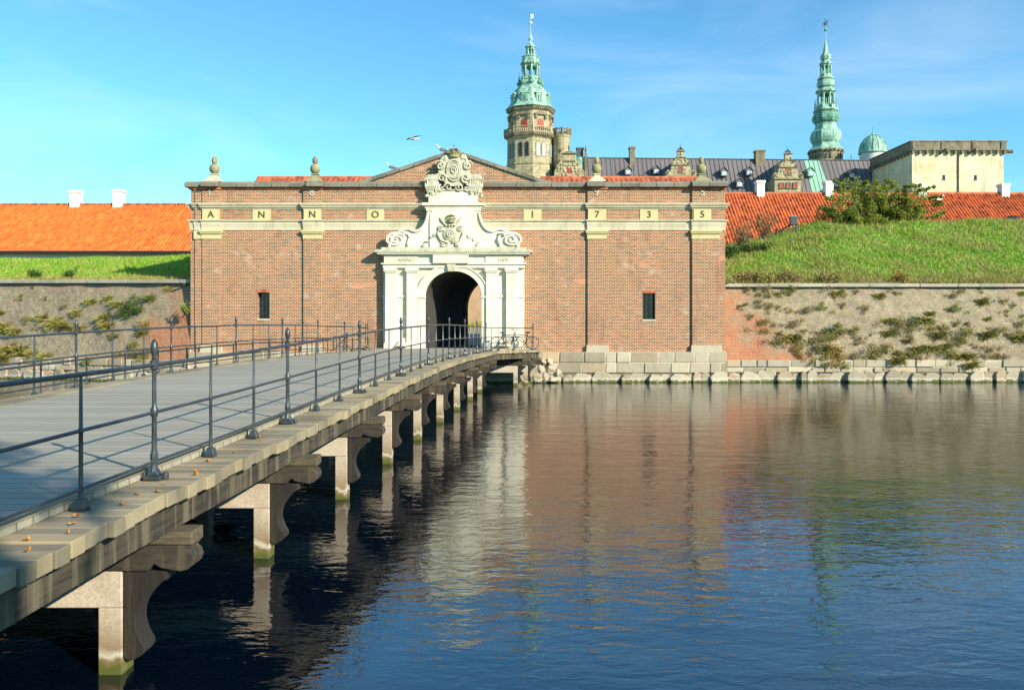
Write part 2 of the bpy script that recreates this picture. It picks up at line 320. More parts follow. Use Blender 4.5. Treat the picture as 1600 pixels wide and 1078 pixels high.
t = NT('courtyard_ground', .95); t.color(t.mix(t.noise(t.pos(), .5, 6), (.30, .28, .22), (.22, .21, .17))); M['ground'] = t.m
def m_turf():
    t = NT('turf', .95); n1 = t.noise(t.pos(), .6, 6, .6); n2 = t.noise(t.pos(), 6, 5, .7)
    c = t.mix(t.ramp(n1, [(.4, 0.0), (.65, 1.0)]), (.14, .34, .02), (.24, .36, .05)); c = t.mix(t.ramp(n2, [(.45, 0.0), (.75, .7)]), c, (.06, .10, .015)); t.color(c); t.bump(n2, 1, .12); return t.m
M['turf'] = m_turf()
def m_leaf(name, cols, rough=.6, trans=.25):
    t = NT(name, rough); c = t.ramp(t.isl(), [(i/(len(cols)-1), k) for i, k in enumerate(cols)]); t.color(c)
    tr = t.n('BsdfTranslucent'); t.l(c, tr.inputs[0]); mx = t.n('MixShader'); mx.inputs[0].default_value = trans
    out = t.t.nodes['Material Output']; t.l(t.b.outputs[0], mx.inputs[1]); t.l(tr.outputs[0], mx.inputs[2]); t.l(mx.outputs[0], out.inputs[0]); return t.m
def m_grass(name, cols, alt):
    m = m_leaf(name, cols); t = m.node_tree; g = t.nodes.new('ShaderNodeNewGeometry'); n = t.nodes.new('ShaderNodeTexNoise'); n.inputs['Scale'].default_value = .75; n.inputs['Detail'].default_value = 5; n.inputs['Roughness'].default_value = .65
    r = t.nodes.new('ShaderNodeValToRGB'); e = r.color_ramp.elements; e[0].position = .43; e[0].color = (0, 0, 0, 1); e[1].position = .60; e[1].color = (.6, .6, .6, 1)
    t.links.new(g.outputs['Position'], n.inputs['Vector']); t.links.new(n.outputs[0], r.inputs[0]); x = t.nodes.new('ShaderNodeMix'); x.data_type = 'RGBA'; x.inputs[7].default_value = alt+(1,)
    b = t.nodes['Principled BSDF']; src = b.inputs['Base Color'].links[0].from_socket; outs = [l.to_socket for l in src.links]; t.links.new(r.outputs[0], x.inputs[0]); t.links.new(src, x.inputs[6])
    for o in outs: t.links.new(x.outputs[2], o)
    return m
M['grass'] = m_grass('grass_green', [(.08, .24, .006), (.18, .47, .010), (.30, .56, .022), (.12, .33, .010), (.42, .52, .07)], (.44, .46, .11))
M['grass_dry'] = m_grass('grass_dry', [(.26, .30, .04), (.44, .42, .10), (.32, .38, .05), (.50, .40, .15), (.15, .19, .03)], (.34, .25, .11))
M['leaf'] = m_leaf('leaf_green', [(.08, .15, .01), (.20, .30, .025), (.36, .42, .05), (.13, .21, .015), (.42, .40, .08)])
M['leaf_olive'] = m_leaf('leaf_olive', [(.13, .13, .02), (.30, .27, .055), (.36, .31, .10), (.17, .17, .03)])
M['leaf_dark'] = m_leaf('leaf_dark_green', [(.035, .08, .01), (.07, .14, .015), (.12, .20, .025)])
M['leaf_brown'] = m_leaf('leaf_brown', [(.18, .12, .04), (.34, .25, .10), (.26, .22, .07), (.16, .09, .035)])
M['leaf_rust'] = m_leaf('leaf_rust', [(.40, .15, .04), (.30, .28, .05), (.48, .22, .05), (.22, .26, .03)])
M['leaf_orange'] = m_leaf('leaf_orange', [(.65, .20, .03), (.55, .28, .05), (.45, .12, .03)])
t = NT('bark', .9); t.color((.10, .075, .05)); M['bark'] = t.m
t = NT('gull_white', .7); t.color((.80, .79, .75)); M['gull'] = t.m
t = NT('gull_grey', .8); t.color((.018, .022, .035)); M['gullgrey'] = t.m
t = NT('rubber', .8); t.color((.02, .02, .02)); M['rubber'] = t.m
t = NT('steel', .3); t.color((.3, .32, .33)); t.b.inputs['Metallic'].default_value = .8; M['steel'] = t.m
t = NT('gilt', .4); t.color((.75, .6, .3)); M['gilt'] = t.m
def m_water():
    t = NT('moat_water', .03); t.color((.0003, .004, .011)); t.b.inputs['IOR'].default_value = 2.5
    t.b.inputs['Specular IOR Level'].default_value = .5
    # ripples: three bands of wavelets, crests running roughly across the view
    a = t.noise(t.pos((2.3, 4.8, 1), (0, 0, R(14))), 1.0, 2, .5, .6)
    b = t.noise(t.pos((5.0, 9.5, 1), (0, 0, R(-16))), 1.2, 2, .5, .8)
    c = t.noise(t.pos((.5, 1.3, 1), (0, 0, R(26))), .9, 2, .5, .4)
    calm = t.ramp(t.noise(t.pos((1, .5, 1)), .12, 3, .5), [(.35, .55), (.65, 1.15)])
    h = t.math('ADD', t.math('MULTIPLY', a, 1.0), t.math('ADD', t.math('MULTIPLY', b, .32), t.math('MULTIPLY', c, 2.0)))
    h = t.math('MULTIPLY', h, calm)
    t.bump(h, 1.0, .0105); return t.m
M['water'] = m_water()

# ------------------------------------------------------------------ setting: water, ground, near bank
def sheet(name, pts, mat, kind='structure'):
    m = MB().add(pts, [tuple(range(len(pts)))]); o = m.build(name, mat); tag(o, None, None, kind=kind); return o
sheet('water', [(-400, -3, 0), (400, -3, 0), (400, 46.9, 0), (-400, 46.9, 0)], M['water'])
g = MB(); ys = [50, 53, 66, 72, 200, 3000]; zs = [1.60, 1.70, 2.35, 2.6, 2.6, 2.6]
for i in range(5): g.add([(-2500, ys[i], zs[i]), (2500, ys[i], zs[i]), (2500, ys[i+1], zs[i+1]), (-2500, ys[i+1], zs[i+1])], [(0, 1, 2, 3)])
tag(g.build('ground', M['ground']), None, None, kind='structure')
g = MB(); g.add([(-400, -60, 1.6), (400, -60, 1.6), (400, -1.2, 1.6), (-400, -1.2, 1.6), (-400, .6, -.4), (400, .6, -.4)], [(0, 1, 2, 3), (3, 2, 5, 4)])
tag(g.build('near_bank', M['turf']), None, None, kind='structure')
# ------------------------------------------------------------------ bridge
XR_T = [(-2, -3.55), (4, -3.52), (6.7, -3.5), (8, -3.44), (12, -3.15), (15.5, -2.84), (19.25, -2.57), (23, -2.31), (26.75, -2.02), (30.5, -1.73), (34.25, -1.44), (38, -1.19), (39, -1.12), (42.6, 1.07), (44, 1.07)]
XL_T = [(-2, -9.25), (4, -9.1), (8, -8.92), (12, -8.66), (16, -8.38), (19.75, -8.09), (23.5, -7.79), (27.25, -7.52), (31, -7.23), (34.75, -6.99), (38.5, -6.69), (40, -6.9), (43.4, -8.0), (44, -8.0)]
D_T = [(-2, 1.54), (6.7, 1.545), (8, 1.54), (11.9, 1.46), (14.8, 1.37), (18.6, 1.29), (23.9, 1.245), (26.3, 1.25), (30, 1.30), (34, 1.37), (38, 1.44), (43.6, 1.54), (46, 1.54)]
def XR(y): return interp(XR_T, y)
def XL(y): return interp(XL_T, y)
def smoothD(y): return sum(interp(D_T, y+k) for k in (-1.5, -.75, 0, .75, 1.5))/5
def ZD(y): return EYE - smoothD(y)
bridge = thing('timber_bridge', (-6, 8, 0), 'long grey timber bridge on concrete piers curving to the gate', 'bridge')
OUT = .43
m = MB(); y = -2.0; PW = .195
rnd = random.Random(3)
while y < 43.66:
    y2 = min(y+PW-.017, 43.66); j = rnd.uniform(-.025, .03); jl = rnd.uniform(-.03, .03); zj = rnd.uniform(-.012, .008)
    v = []
    for dz in (-.125, 0):
        v += [(XL(y)-.42+jl, y, ZD(y)+zj+dz), (XR(y)+OUT+j, y, ZD(y)+zj+dz), (XR(y2)+OUT+j, y2, ZD(y2)+zj+dz), (XL(y2)-.42+jl, y2, ZD(y2)+zj+dz)]
    m.hexa(v); y += PW
m.build('edge_planks', M['plank'], bridge, bevel=.008)
m = MB(); ys = [-2+.5*i for i in range(92)]+[43.8]
v = []; f = []
for i, y in enumerate(ys):
    z = ZD(y); yy = min(y, 43.68)
    v += [(XL(yy)+.10, yy, z+.003), (XL(yy)+.10, yy, z+.055), (XR(yy)-.12, yy, z+.055), (XR(yy)-.12, yy, z+.003)]
n = len(ys)
for i in range(n-1):
    for k in range(3): f.append((i*4+k, i*4+k+1, (i+1)*4+k+1, (i+1)*4+k))
f.append((0, 1, 2, 3)); m.add(v, f); m.build('roadway', M['road'], bridge)
# kerb boards beside the roadway
def strip(name, fx, w, z0, z1, y0, y1, mat, step=.6):
    m = MB(); k = int((y1-y0)/step)+1
    yy = [y0+(y1-y0)*i/k for i in range(k+1)]
    for i in range(k):
        a, b = yy[i], yy[i+1]
        v = []
        for dz in (z0, z1): v += [(fx(a)-w/2, a, ZD(a)+dz), (fx(a)+w/2, a, ZD(a)+dz), (fx(b)+w/2, b, ZD(b)+dz), (fx(b)-w/2, b, ZD(b)+dz)]
        o = len(m.V); m.V += v
        m.F += [(o+3, o+2, o+1, o), (o+4, o+5, o+6, o+7), (o+1, o+2, o+6, o+5), (o+3, o, o+4, o+7)]
        if i == 0: m.F.append((o, o+1, o+5, o+4))
        if i == k-1: m.F.append((o+2, o+3, o+7, o+6))
    return m.build(name, mat, bridge)
strip('kerb_board', lambda y: XR(y)-.20, .15, .057, .085, -2, 43.6, M['plank'])
strip('kerb_board', lambda y: XL(y)+.32, .40, .057, .075, -2, 43.6, M['plank'])
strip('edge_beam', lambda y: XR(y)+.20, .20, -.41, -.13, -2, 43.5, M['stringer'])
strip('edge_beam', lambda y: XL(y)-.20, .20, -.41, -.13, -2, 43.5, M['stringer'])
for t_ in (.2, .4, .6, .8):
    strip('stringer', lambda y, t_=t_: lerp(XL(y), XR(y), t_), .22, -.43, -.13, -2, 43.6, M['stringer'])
# bracket and carved end profiles
def smooth_pts(ctrl, n=5):
    out = []
    for i in range(len(ctrl)-1):
        p0 = ctrl[max(i-1, 0)]; p1 = ctrl[i]; p2 = ctrl[i+1]; p3 = ctrl[min(i+2, len(ctrl)-1)]
        for k in range(n):
            t = k/n; out.append(tuple(.5*((2*p1[j])+(-p0[j]+p2[j])*t+(2*p0[j]-5*p1[j]+4*p2[j]-p3[j])*t*t+(-p0[j]+3*p1[j]-3*p2[j]+p3[j])*t**3) for j in (0, 1)))
    out.append(ctrl[-1]); return out
def bracket_prof(sgn):
    c = smooth_pts([(.38, -.09), (.28, -.16), (.15, -.32), (.115, -.48), (.15, -.62), (.20, -.72), (.175, -.79), (.07, -.85)])
    return [(sgn*x, z) for x, z in [(0, 0), (.40, 0), (.40, -.09)]+c+[(0, -.82)]]
PIERY = [7.8+3.75*i for i in range(-1, 10)]+[42.4]
for i, py in enumerate(PIERY):
    zt = ZD(py)-.41; last = i == len(PIERY)-1
    yb = py+.28
    xr = XR(py)-.15; xl = XL(py)+.15
    ct = zt-.37                                      # top of the concrete cap
    pier = MB().box(xl, xr, py-.13, py+.13, ct-.34, ct)
    for k, fx in enumerate((0, .5, 1)):
        xc = lerp(xl+.11, xr-.11, fx); pier.box(xc-.11, xc+.11, py-.125, py+.125, -.8, ct-.34)
    pr = pier.build('pier', M['concrete'], bridge, bevel=.012)
    # carved cross joist with rolled ends
    j = MB(); e = .66
    for s, x0 in ((1, xr), (-1, xl)):
        cx_ = x0+s*.40
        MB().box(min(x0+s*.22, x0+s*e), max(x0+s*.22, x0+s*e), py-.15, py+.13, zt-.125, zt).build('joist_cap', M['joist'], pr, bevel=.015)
        pts = [(x0-s*.5, -.37), (x0-s*.5, -.128)]+[(x0+s*(e-.02), -.128), (x0+s*(e-.02), -.15), (x0+s*(e-.03), -.155)]
        pts += [(x0+s*(e-.12+.13*math.cos(a)), -.26+.11*math.sin(a)) for a in [R(60), R(30), 0, R(-30), R(-60), R(-90)]]
        pts += [(x0+s*.36, -.34), (x0+s*.30, -.30), (x0+s*.24, -.37)]
        j.prism([(px_, zt+pz) for px_, pz in pts], py-.14, py+.12)
    j.box(xl+.45, xr-.45, py-.13, py+.11, zt-.37, zt-.002)
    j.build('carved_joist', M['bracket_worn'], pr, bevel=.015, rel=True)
    for s, x0 in ((1, xr+.004), (-1, xl-.004)):
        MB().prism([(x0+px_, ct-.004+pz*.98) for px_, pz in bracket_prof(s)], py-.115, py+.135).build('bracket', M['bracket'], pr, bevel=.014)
# abutment under the flare
m = MB()
m.box(-8.7, 1.6, 43.3, 43.68, -.8, 1.58); m.build('abutment', M['blocks'], bridge)

# ------------------------------------------------------------------ railings
def prof_post(h=1.33):
    return [(.050, .08), (.034, .13), (.030, .17), (.040, .20), (.040, .24), (.030, .27), (.0265, .30), (.024, .60), (.036, .615), (.038, .68), (.024, .70), (.022, .74), (.021, 1.05), (.036, 1.065), (.038, 1.14), (.024, 1.155), (.018, 1.18), (.026, 1.20), (.037, 1.25), (.038, 1.275), (.028, 1.32), (.010, 1.345), (0.004, 1.35)]
def post_mesh():
    sh = MB().lathe(prof_post()[:13]+[(.036, 1.065), (.038, 1.14), (.024, 1.155)], n=8)
    foot = MB().box(-.085, .085, -.07, .07, 0, .045).box(-.06, .06, -.05, .05, .045, .10, .02, .015)
    for s in (-1, 1): foot.lathe([(.035, 0), (.035, .055), (.02, .07)], (s*.10, .02, 0), 8)
    fin = MB().lathe([(.024, 1.150), (.017, 1.18), (.026, 1.20), (.037, 1.245), (.038, 1.27), (.029, 1.315), (.012, 1.345), (.003, 1.352)], n=10)
    return sh, foot, fin
def inter_mesh():
    sh = MB().lathe([(.027, .08), (.020, .14), (.019, .16), (.024, .165), (.024, .185), (.0185, .19), (.0175, .62), (.0215, .63), (.0215, .66), (.0165, .67), (.013, 1.08)], n=8)
    foot = MB().box(-.055, .055, -.055, .055, 0, .02).box(-.055, .055, -.055, .055, .02, .10, .022, .022)
    return sh, foot
PROTO = {}
def place_post(root, x, y, z, kind, wl):
    if kind not in PROTO:
        if kind == 'post':
            a, b_, c_ = post_mesh(); o = a.build('post', M['iron'], None, 'auto'); p1 = b_.build('foot', M['iron'], o, bevel=.01, rel=False); p2 = c_.build('finial', M['iron'], o, True, rel=False)
        else:
            a, b_ = inter_mesh(); o = a.build('baluster', M['iron'], None, 'auto'); b_.build('foot', M['iron'], o, bevel=.006, rel=False)
        PROTO[kind] = o
    else: o = copy_tree(PROTO[kind])
    o.parent = root; o.location = (x-wl[0], y-wl[1], z-wl[2]); return o
def railing(name, xf, posts, inters, y0, y1, label, extra=()):
    wl = (xf(8), 8, ZD(8)); root = thing(name, wl, label, 'railing')
    for y in posts: place_post(root, xf(y), y, ZD(y), 'post', wl)
    for y in inters: place_post(root, xf(y), y, ZD(y), 'baluster', wl)
    ys = [y0+(y1-y0)*i/70 for i in range(71)]
    for h, r in ((1.10, .021), (.645, .0165), (.172, .015)):
        MB().tube([(xf(y), y, ZD(y)+h) for y in ys], r, 8).build('rail', M['iron'], root, True)
    return root
pr_ = [8+3.75*k for k in range(-1, 9)]
railing('bridge_railing', XR, pr_+[42.6], [y+1.25*i for y in [.5]+pr_ for i in (1, 2) if y+1.25*i < 40]+[39.8, 41.0], .2, 42.6, 'three-bar iron railing with acorn posts on the bridge side nearest the camera')
pl_ = [16+3.75*k for k in range(-4, 7)]
railing('bridge_railing', XL, pl_+[41.0, 43.3], [y+1.25*i for y in pl_ for i in (1, 2) if y+1.25*i < 40], .2, 43.3, 'three-bar iron railing with acorn posts along the far side of the bridge')
# second end post by the gate, with its own short return
m_low = thing('low_railing', (XL(8)-.36, 8, ZD(8)), 'knee-high two-bar iron railing outside the far edge of the bridge', 'railing')
xo = lambda y: XL(y)-.36
y = 1.0
k0 = None
while y < 41:
    b = MB().lathe([(.03, 0), (.02, .03), (.018, .50), (.026, .51), (.026, .56), (.012, .575)], (xo(y), y, ZD(y)), 8)
    if k0 is None: k0 = b.build('baluster', M['iron'], m_low, 'auto'); k0y = y
    else:
        c = k0.copy(); COL.objects.link(c); c.parent = m_low; c.location = (xo(y)-xo(k0y), y-k0y, ZD(y)-ZD(k0y))
    y += 1.45
for h, r in ((.53, .021), (.24, .016)): MB().tube([(xo(y), y, ZD(y)+h) for y in [1+i*.6 for i in range(67)]], r, 8).build('rail', M['iron'], m_low, True)
# fallen leaves on the edge planks
lv = [(5.55, .28), (5.8, .12), (6.0, .3), (6.25, .2), (6.5, .1), (6.9, .25), (7.3, .18), (7.4, .32), (7.75, .22), (8.2, .3), (8.35, .26), (8.9, .12), (9.4, .2), (9.9, .3), (10.3, .18), (10.5, .1)]
for i, (ly, lx) in enumerate(lv):
    v = []; fs = []; a = rnd.uniform(0, 6.28); s = rnd.uniform(.014, .036); n = 9
    pts = [(0, 0, 0)]
    for k in range(n):
        t_ = 2*math.pi*k/n; r_ = s*(1.15 if k % 2 == 0 else .55); pts.append((r_*math.cos(t_+a), r_*math.sin(t_+a)*rnd.uniform(.5, .9), .010*math.sin(t_*2+a)+.008+(.010 if k % 3 == 0 else 0)))
    m = MB().add(pts+[(p[0], p[1], p[2]-.002) for p in pts], [(0, 1+k, 1+(k+1) % n) for k in range(n)]+[(n+1, n+2+(k+1) % n, n+2+k) for k in range(n)])
    o = m.build('fallen_leaf', M['leaf_orange']); o.location = (XR(ly)+lx, ly, ZD(ly)+.012)
    tag(o, 'curled orange leaf on the edge planks, %s one counted from the near end' % ORD[i], 'leaf', 'fallen leaves on the planks')
for (ax, ay, az, nm) in ((-3.02, 4.75, 1.52, 'small orange leaf caught on a plank end at the bottom left'), (-3.02, 4.73, 1.40, 'orange leaf clinging to the dark edge beam at the bottom left')):
    o = MB().add([(0, 0, 0), (.03, -.005, .03), (.02, -.012, .07), (-.01, -.008, .09), (-.03, -.004, .04)], [(0, 1, 2, 3, 4)]).build('fallen_leaf', M['leaf_orange']); o.location = (ax+.005, ay-.01, az); tag(o, nm, 'leaf')
# ------------------------------------------------------------------ gatehouse
GY = 44.0
def gx(px): return (px-800)*GY/F
def gz(py): return EYE+(HOR-py)*GY/F
gate = thing('gatehouse', (gx(716), GY, 1.6), 'wide red brick gatehouse with low gable and yellow letter stones', 'gatehouse')
GL, GR = gx(298), gx(1133); ZB = gz(552); ZT = gz(294); GB = 52.0
AX0, AX1 = gx(664), gx(754); ASP = gz(464); ATOP = gz(424)
def arch_pts(x0, x1, zs, zt, n=16): return [((x0+x1)/2-(x1-x0)/2*math.cos(math.pi*i/n), zs+(zt-zs)*math.sin(math.pi*i/n)) for i in range(n+1)]
def wall_with_holes(mb, x0, x1, z0, z1, ya, yb, wins, arch=None):
    xs = sorted(set([x0, x1]+[w for q in wins for w in q[:2]]+(list(arch[:2]) if arch else [])))
    for a, b in zip(xs, xs[1:]):
        hole = [q for q in wins if q[0] <= a+1e-6 and b <= q[1]+1e-6]
        if hole: mb.box(a, b, ya, yb, z0, hole[0][2]); mb.box(a, b, ya, yb, hole[0][3], z1)
        elif arch and arch[0] <= a+1e-6 and b <= arch[1]+1e-6:
            P2 = arch_pts(arch[0], arch[1], arch[2], arch[3])
            for (xa, za), (xb, zb) in zip(P2, P2[1:]): mb.prism([(xa, za), (xb, zb), (xb, z1), (xa, z1)], ya, yb)
        else: mb.box(a, b, ya, yb, z0, z1)
wins = [(gx(402), gx(421), gz(498), gz(457)), (gx(1004), gx(1024), gz(499), gz(458))]
m = MB(); wall_with_holes(m, GL, GR, ZB, ZT, GY, GY+.6, wins, (AX0-.25, AX1+.25, ASP, ATOP+.25))
m.box(GL, GL+.5, GY+.6, GB, ZB, ZT); m.box(GR-.5, GR, GY+.6, GB, ZB, ZT)
BX0, BX1 = -2.75, .15
wall_with_holes(m, GL+.5, GR-.5, 1.5, ZT, GB-.6, GB, [], (BX0, BX1, 4.0, 5.75))
m.build('wall', M['brick'], gate)
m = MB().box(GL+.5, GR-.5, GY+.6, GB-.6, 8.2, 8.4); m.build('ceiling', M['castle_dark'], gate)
# passage
m = MB(); na = arch_pts(AX0+.02, AX1-.02, ASP, ATOP-.02); fa = arch_pts(BX0, BX1, 4.0, 5.75)
na = [(AX0+.02, 1.6)]+na+[(AX1-.02, 1.6)]; fa = [(BX0, 1.6)]+fa+[(BX1, 1.6)]
n = len(na); m.add([(x, GY+.1, z) for x, z in na]+[(x, GB+.02, z) for x, z in fa], [(i, i+1, n+i+1, n+i) for i in range(n-1)])
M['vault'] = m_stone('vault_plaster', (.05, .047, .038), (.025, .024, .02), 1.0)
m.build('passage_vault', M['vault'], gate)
m = MB().add([(AX0-.3, 43.62, 1.745), (AX1+.3, 43.62, 1.745), (BX1+.3, 53, 1.745), (BX0-.3, 53, 1.745)], [(0, 1, 2, 3)]); m.build('passage_floor', M['road'], gate)
# gable
def tri(y0, y1): return MB().prism([(gx(568), gz(289)), (gx(850), gz(289)), (gx(709), gz(241))], y0, y1)
tri(GY+.02, GY+.55).build('gable', M['brick'], gate)
# parapet back wall to carry the thickness
def slope_cop(xa, za, xb, zb):
    m = MB(); n = 7
    d = Vector((xb-xa, 0, zb-za)); L_ = d.length; d.normalize(); u = Vector((-d.z, 0, d.x))
    if u.z < 0: u = -u
    for i in range(n):
        a = Vector((xa, 0, za))+d*(L_*i/n+.012); b = Vector((xa, 0, za))+d*(L_*(i+1)/n-.012)
        m.hexa([(a.x, GY-.10, a.z), (b.x, GY-.10, b.z), (b.x, GY+.62, b.z), (a.x, GY+.62, a.z), ((a+u*.20).x, GY-.10, (a+u*.20).z), ((b+u*.20).x, GY-.10, (b+u*.20).z), ((b+u*.2).x, GY+.62, (b+u*.2).z), ((a+u*.2).x, GY+.62, (a+u*.2).z)])
    return m
slope_cop(gx(562), gz(289.5), gx(709), gz(240)).build('gable_coping', M['coping'], gate, bevel=.02)
slope_cop(gx(856), gz(289.5), gx(709), gz(240)).build('gable_coping', M['coping'], gate, bevel=.02)
MB().prism([(gx(562), gz(289.5)), (gx(856), gz(289.5)), (gx(709), gz(239))], GY+.05, GY+.5).build('gable_core', M['mortar'], gate)
# pilaster plan: (x0,x1,projection)
PIL = [(317, 345, .115), (475, 503, .11), (918, 947, .11), (1081, 1123, .115)]
for x0, x1, pr in PIL:
    p = MB().box(gx(x0), gx(x1), GY-pr, GY-.001, gz(549), gz(374)).build('pilaster', M['brick'], gate)
    MB().box(gx(x0-1), gx(x1+1), GY-pr-.03, GY-.001, gz(374), gz(366)).box(gx(x0-2.5), gx(x1+2.5), GY-pr-.10, GY-.001, gz(366), gz(363.5)).box(gx(x0-3.5), gx(x1+3.5), GY-pr-.15, GY-.001, gz(363.5), gz(360.5)).build('capital', M['yellow'], p, bevel=.01)
    MB().box(gx(x0-3), gx(x1+4), GY-pr-.12, GY-pr*.0-.002, gz(551), gz(539), .04, .03).build('base', M['blocks'], p, bevel=.02)
# stepped left corner quoins
q = MB().box(gx(305), gx(317)-.002, GY-.06, GY-.001, gz(549), gz(374)); q.build('corner_quoin', M['brick'], gate)
MB().box(gx(303.5), gx(317)-.002, GY-.11, GY-.001, gz(374), gz(361)).build('quoin_capital', M['yellow'], gate, bevel=.01)
def band(name, mat, segs, lo=298, hi=1133, yback=None):
    """segs: list of (py_low, py_high, projection); follows the pilasters forward"""
    for i, (a, b, pr) in enumerate(segs):
        pass
    m = MB()
    for a, b, pr in segs:
        z0, z1 = gz(a), gz(b)
        xs = [(lo, 305, 0), (305, 317, .06), (317, 345, .115), (345, 475, 0), (475, 503, .11), (503, 918, 0), (918, 947, .11), (947, 1081, 0), (1081, 1123, .115), (1123, hi, .0)]
        for k, (x0, x1, pp) in enumerate(xs):
            e = pr*.8*F/GY if pp > 0 else 0
            X0 = gx(x0-(e if pp else 0))+(0 if pp else .0); X1 = gx(x1+(e if pp else 0))
            if x0 == lo: X0 -= pr
            if x1 == hi: X1 += pr
            if pp: m.box(X0, X1, GY-pp-pr, GY-.001-(.0 if pr else 0), z0, z1)
            else: m.box(X0+.001, X1-.001, GY-pr, GY-.001, z0, z1)
    return m.build(name, mat, gate)
band('string_course', M['stone'], [(360, 354, .03), (354, 351.3, .045), (351.3, 346, .06), (346, 344, .13)])
band('frieze', M['brick'], [(344, 327.2, .004)])
band('cornice', M['stone'], [(327.2, 325, .05), (325, 322.5, .12), (322.5, 320.5, .17), (320.5, 318.5, .21)])
band('parapet', M['brick'], [(318.5, 297, .004)])
band('brick_dentils', M['tile_red'], [(297, 293.5, .07)])
# long dark coping in stones
xs = [290]+[290+i*27.2 for i in range(1, 31)]+[1135.5]
m = MB()
for a, b in zip(xs, xs[1:]):
    mid = (a+b)/2; pp = .2 if any(x0-8 < mid < x1+8 for x0, x1, _ in PIL) else 0
    m.box(gx(a)+.012, gx(b)-.012, GY-.24-pp, GY+.75, gz(293.4), gz(287.5)); m.box(gx(a)+.012, gx(b)-.012, GY-.14-pp, GY+.70, gz(287.4), gz(284.5), 0, .05)
m.build('coping', M['coping'], gate, bevel=.02)
MB().box(gx(292), gx(1134), GY-.1, GY+.6, gz(293.2), gz(286)).build('coping_joint', M['mortar'], gate)
# letter stones
def text_mesh(s, size, depth=.02, bold=0.0):
    c = bpy.data.curves.new('t', 'FONT'); c.body = s; c.size = size; c.extrude = depth; c.align_x = 'CENTER'; c.align_y = 'CENTER'; c.offset = bold
    o = bpy.data.objects.new('t', c); COL.objects.link(o); dg = bpy.context.evaluated_depsgraph_get()
    me = bpy.data.meshes.new_from_object(o.evaluated_get(dg)); bpy.data.objects.remove(o)
    me.transform(Matrix.Rotation(R(90), 4, 'X')); return me
def put_text(s, size, x, y, z, mat, parent, name, bold=0.0, sx=1):
    me = text_mesh(s, size, .02, bold); me.materials.append(mat); o = bpy.data.objects.new(name, me); COL.objects.link(o); o.parent = parent
    w = WLOC(parent); o.location = (x-w[0], y-w[1], z-w[2]); o.scale = (sx, 1, 1); return o
for x0, x1, ch, pr in [(317.5, 344.5, 'A', .115), (395, 423, 'N', 0), (475.5, 502.5, 'N', .11), (573, 600, 'O', 0), (818, 846, '1', 0), (918.5, 946.5, '7', .11), (1000, 1028, '3', 0), (1083, 1110, '5', .115)]:
    pl = MB().box(gx(x0), gx(x1), GY-pr-.035, GY-.002, gz(343.6), gz(327.6)).build('letter_stone', M['yellow'], gate)
    put_text(ch, .50, gx((x0+x1)/2), GY-pr-.038, gz(336), M['letter'], pl, 'letter', .004)
for xx, ch in ((329, '1'), (488, '8'), (932, '9'), (1097, '5')):
    put_text(ch, .52, gx(xx), GY-.14, gz(301.5), M['engrave'], gate, 'iron_number', .012)
# windows
for x0, x1, z0, z1 in wins:
    w = MB().box(x0+.001, x1-.001, GY+.42, GY+.46, z0, z1).build('window', M['glass'], gate)
    m = MB()
    for k in range(1, 3): xx = lerp(x0, x1, k/3); m.tube([(xx, GY+.18, z0), (xx, GY+.18, z1)], .013, 6)
    for k in range(1, 5): zz = lerp(z0, z1, k/5); m.tube([(x0, GY+.18, zz), (x1, GY+.18, zz)], .011, 6)
    m.build('grille', M['iron'], w); MB().box(x0-.02, x1+.04, GY-.03, GY+.3, z0-.09, z0).build('sill', M['stone'], w)
    MB().box(x0-.02, x1+.02, GY-.012, GY+.1, z1, z1+.14).build('lintel', M['tile_red'], w)
# stone finials
for xx, mt in ((333, 'mossy'), (491, 'mossy'), (933, 'mossy'), (1097, 'mossy')):
    zb = gz(284.5); c_ = (gx(xx), GY+.2, zb)
    f = MB().lathe([(.62, 0), (.60, .06), (.40, .20), (.24, .30), (.22, .38), (.30, .41), (.28, .45), (.12, .47)], c_, 4, R(45)).build('stone_finial', M['mossy'] if xx in (491, 1097) else M['stone'], gate, bevel=.015)
    MB().ball((c_[0], c_[1], zb+.72), .265, .265, .28, 16, 12).build('ball', M['mossy'], f, True)
    MB().lathe([(.09, .97), (.13, 1.05), (.145, 1.18), (.12, 1.30), (.05, 1.37), (.01, 1.40)], c_, 10).build('knop', M['castle_dark'] if xx == 491 else M['mossy'], f, True)
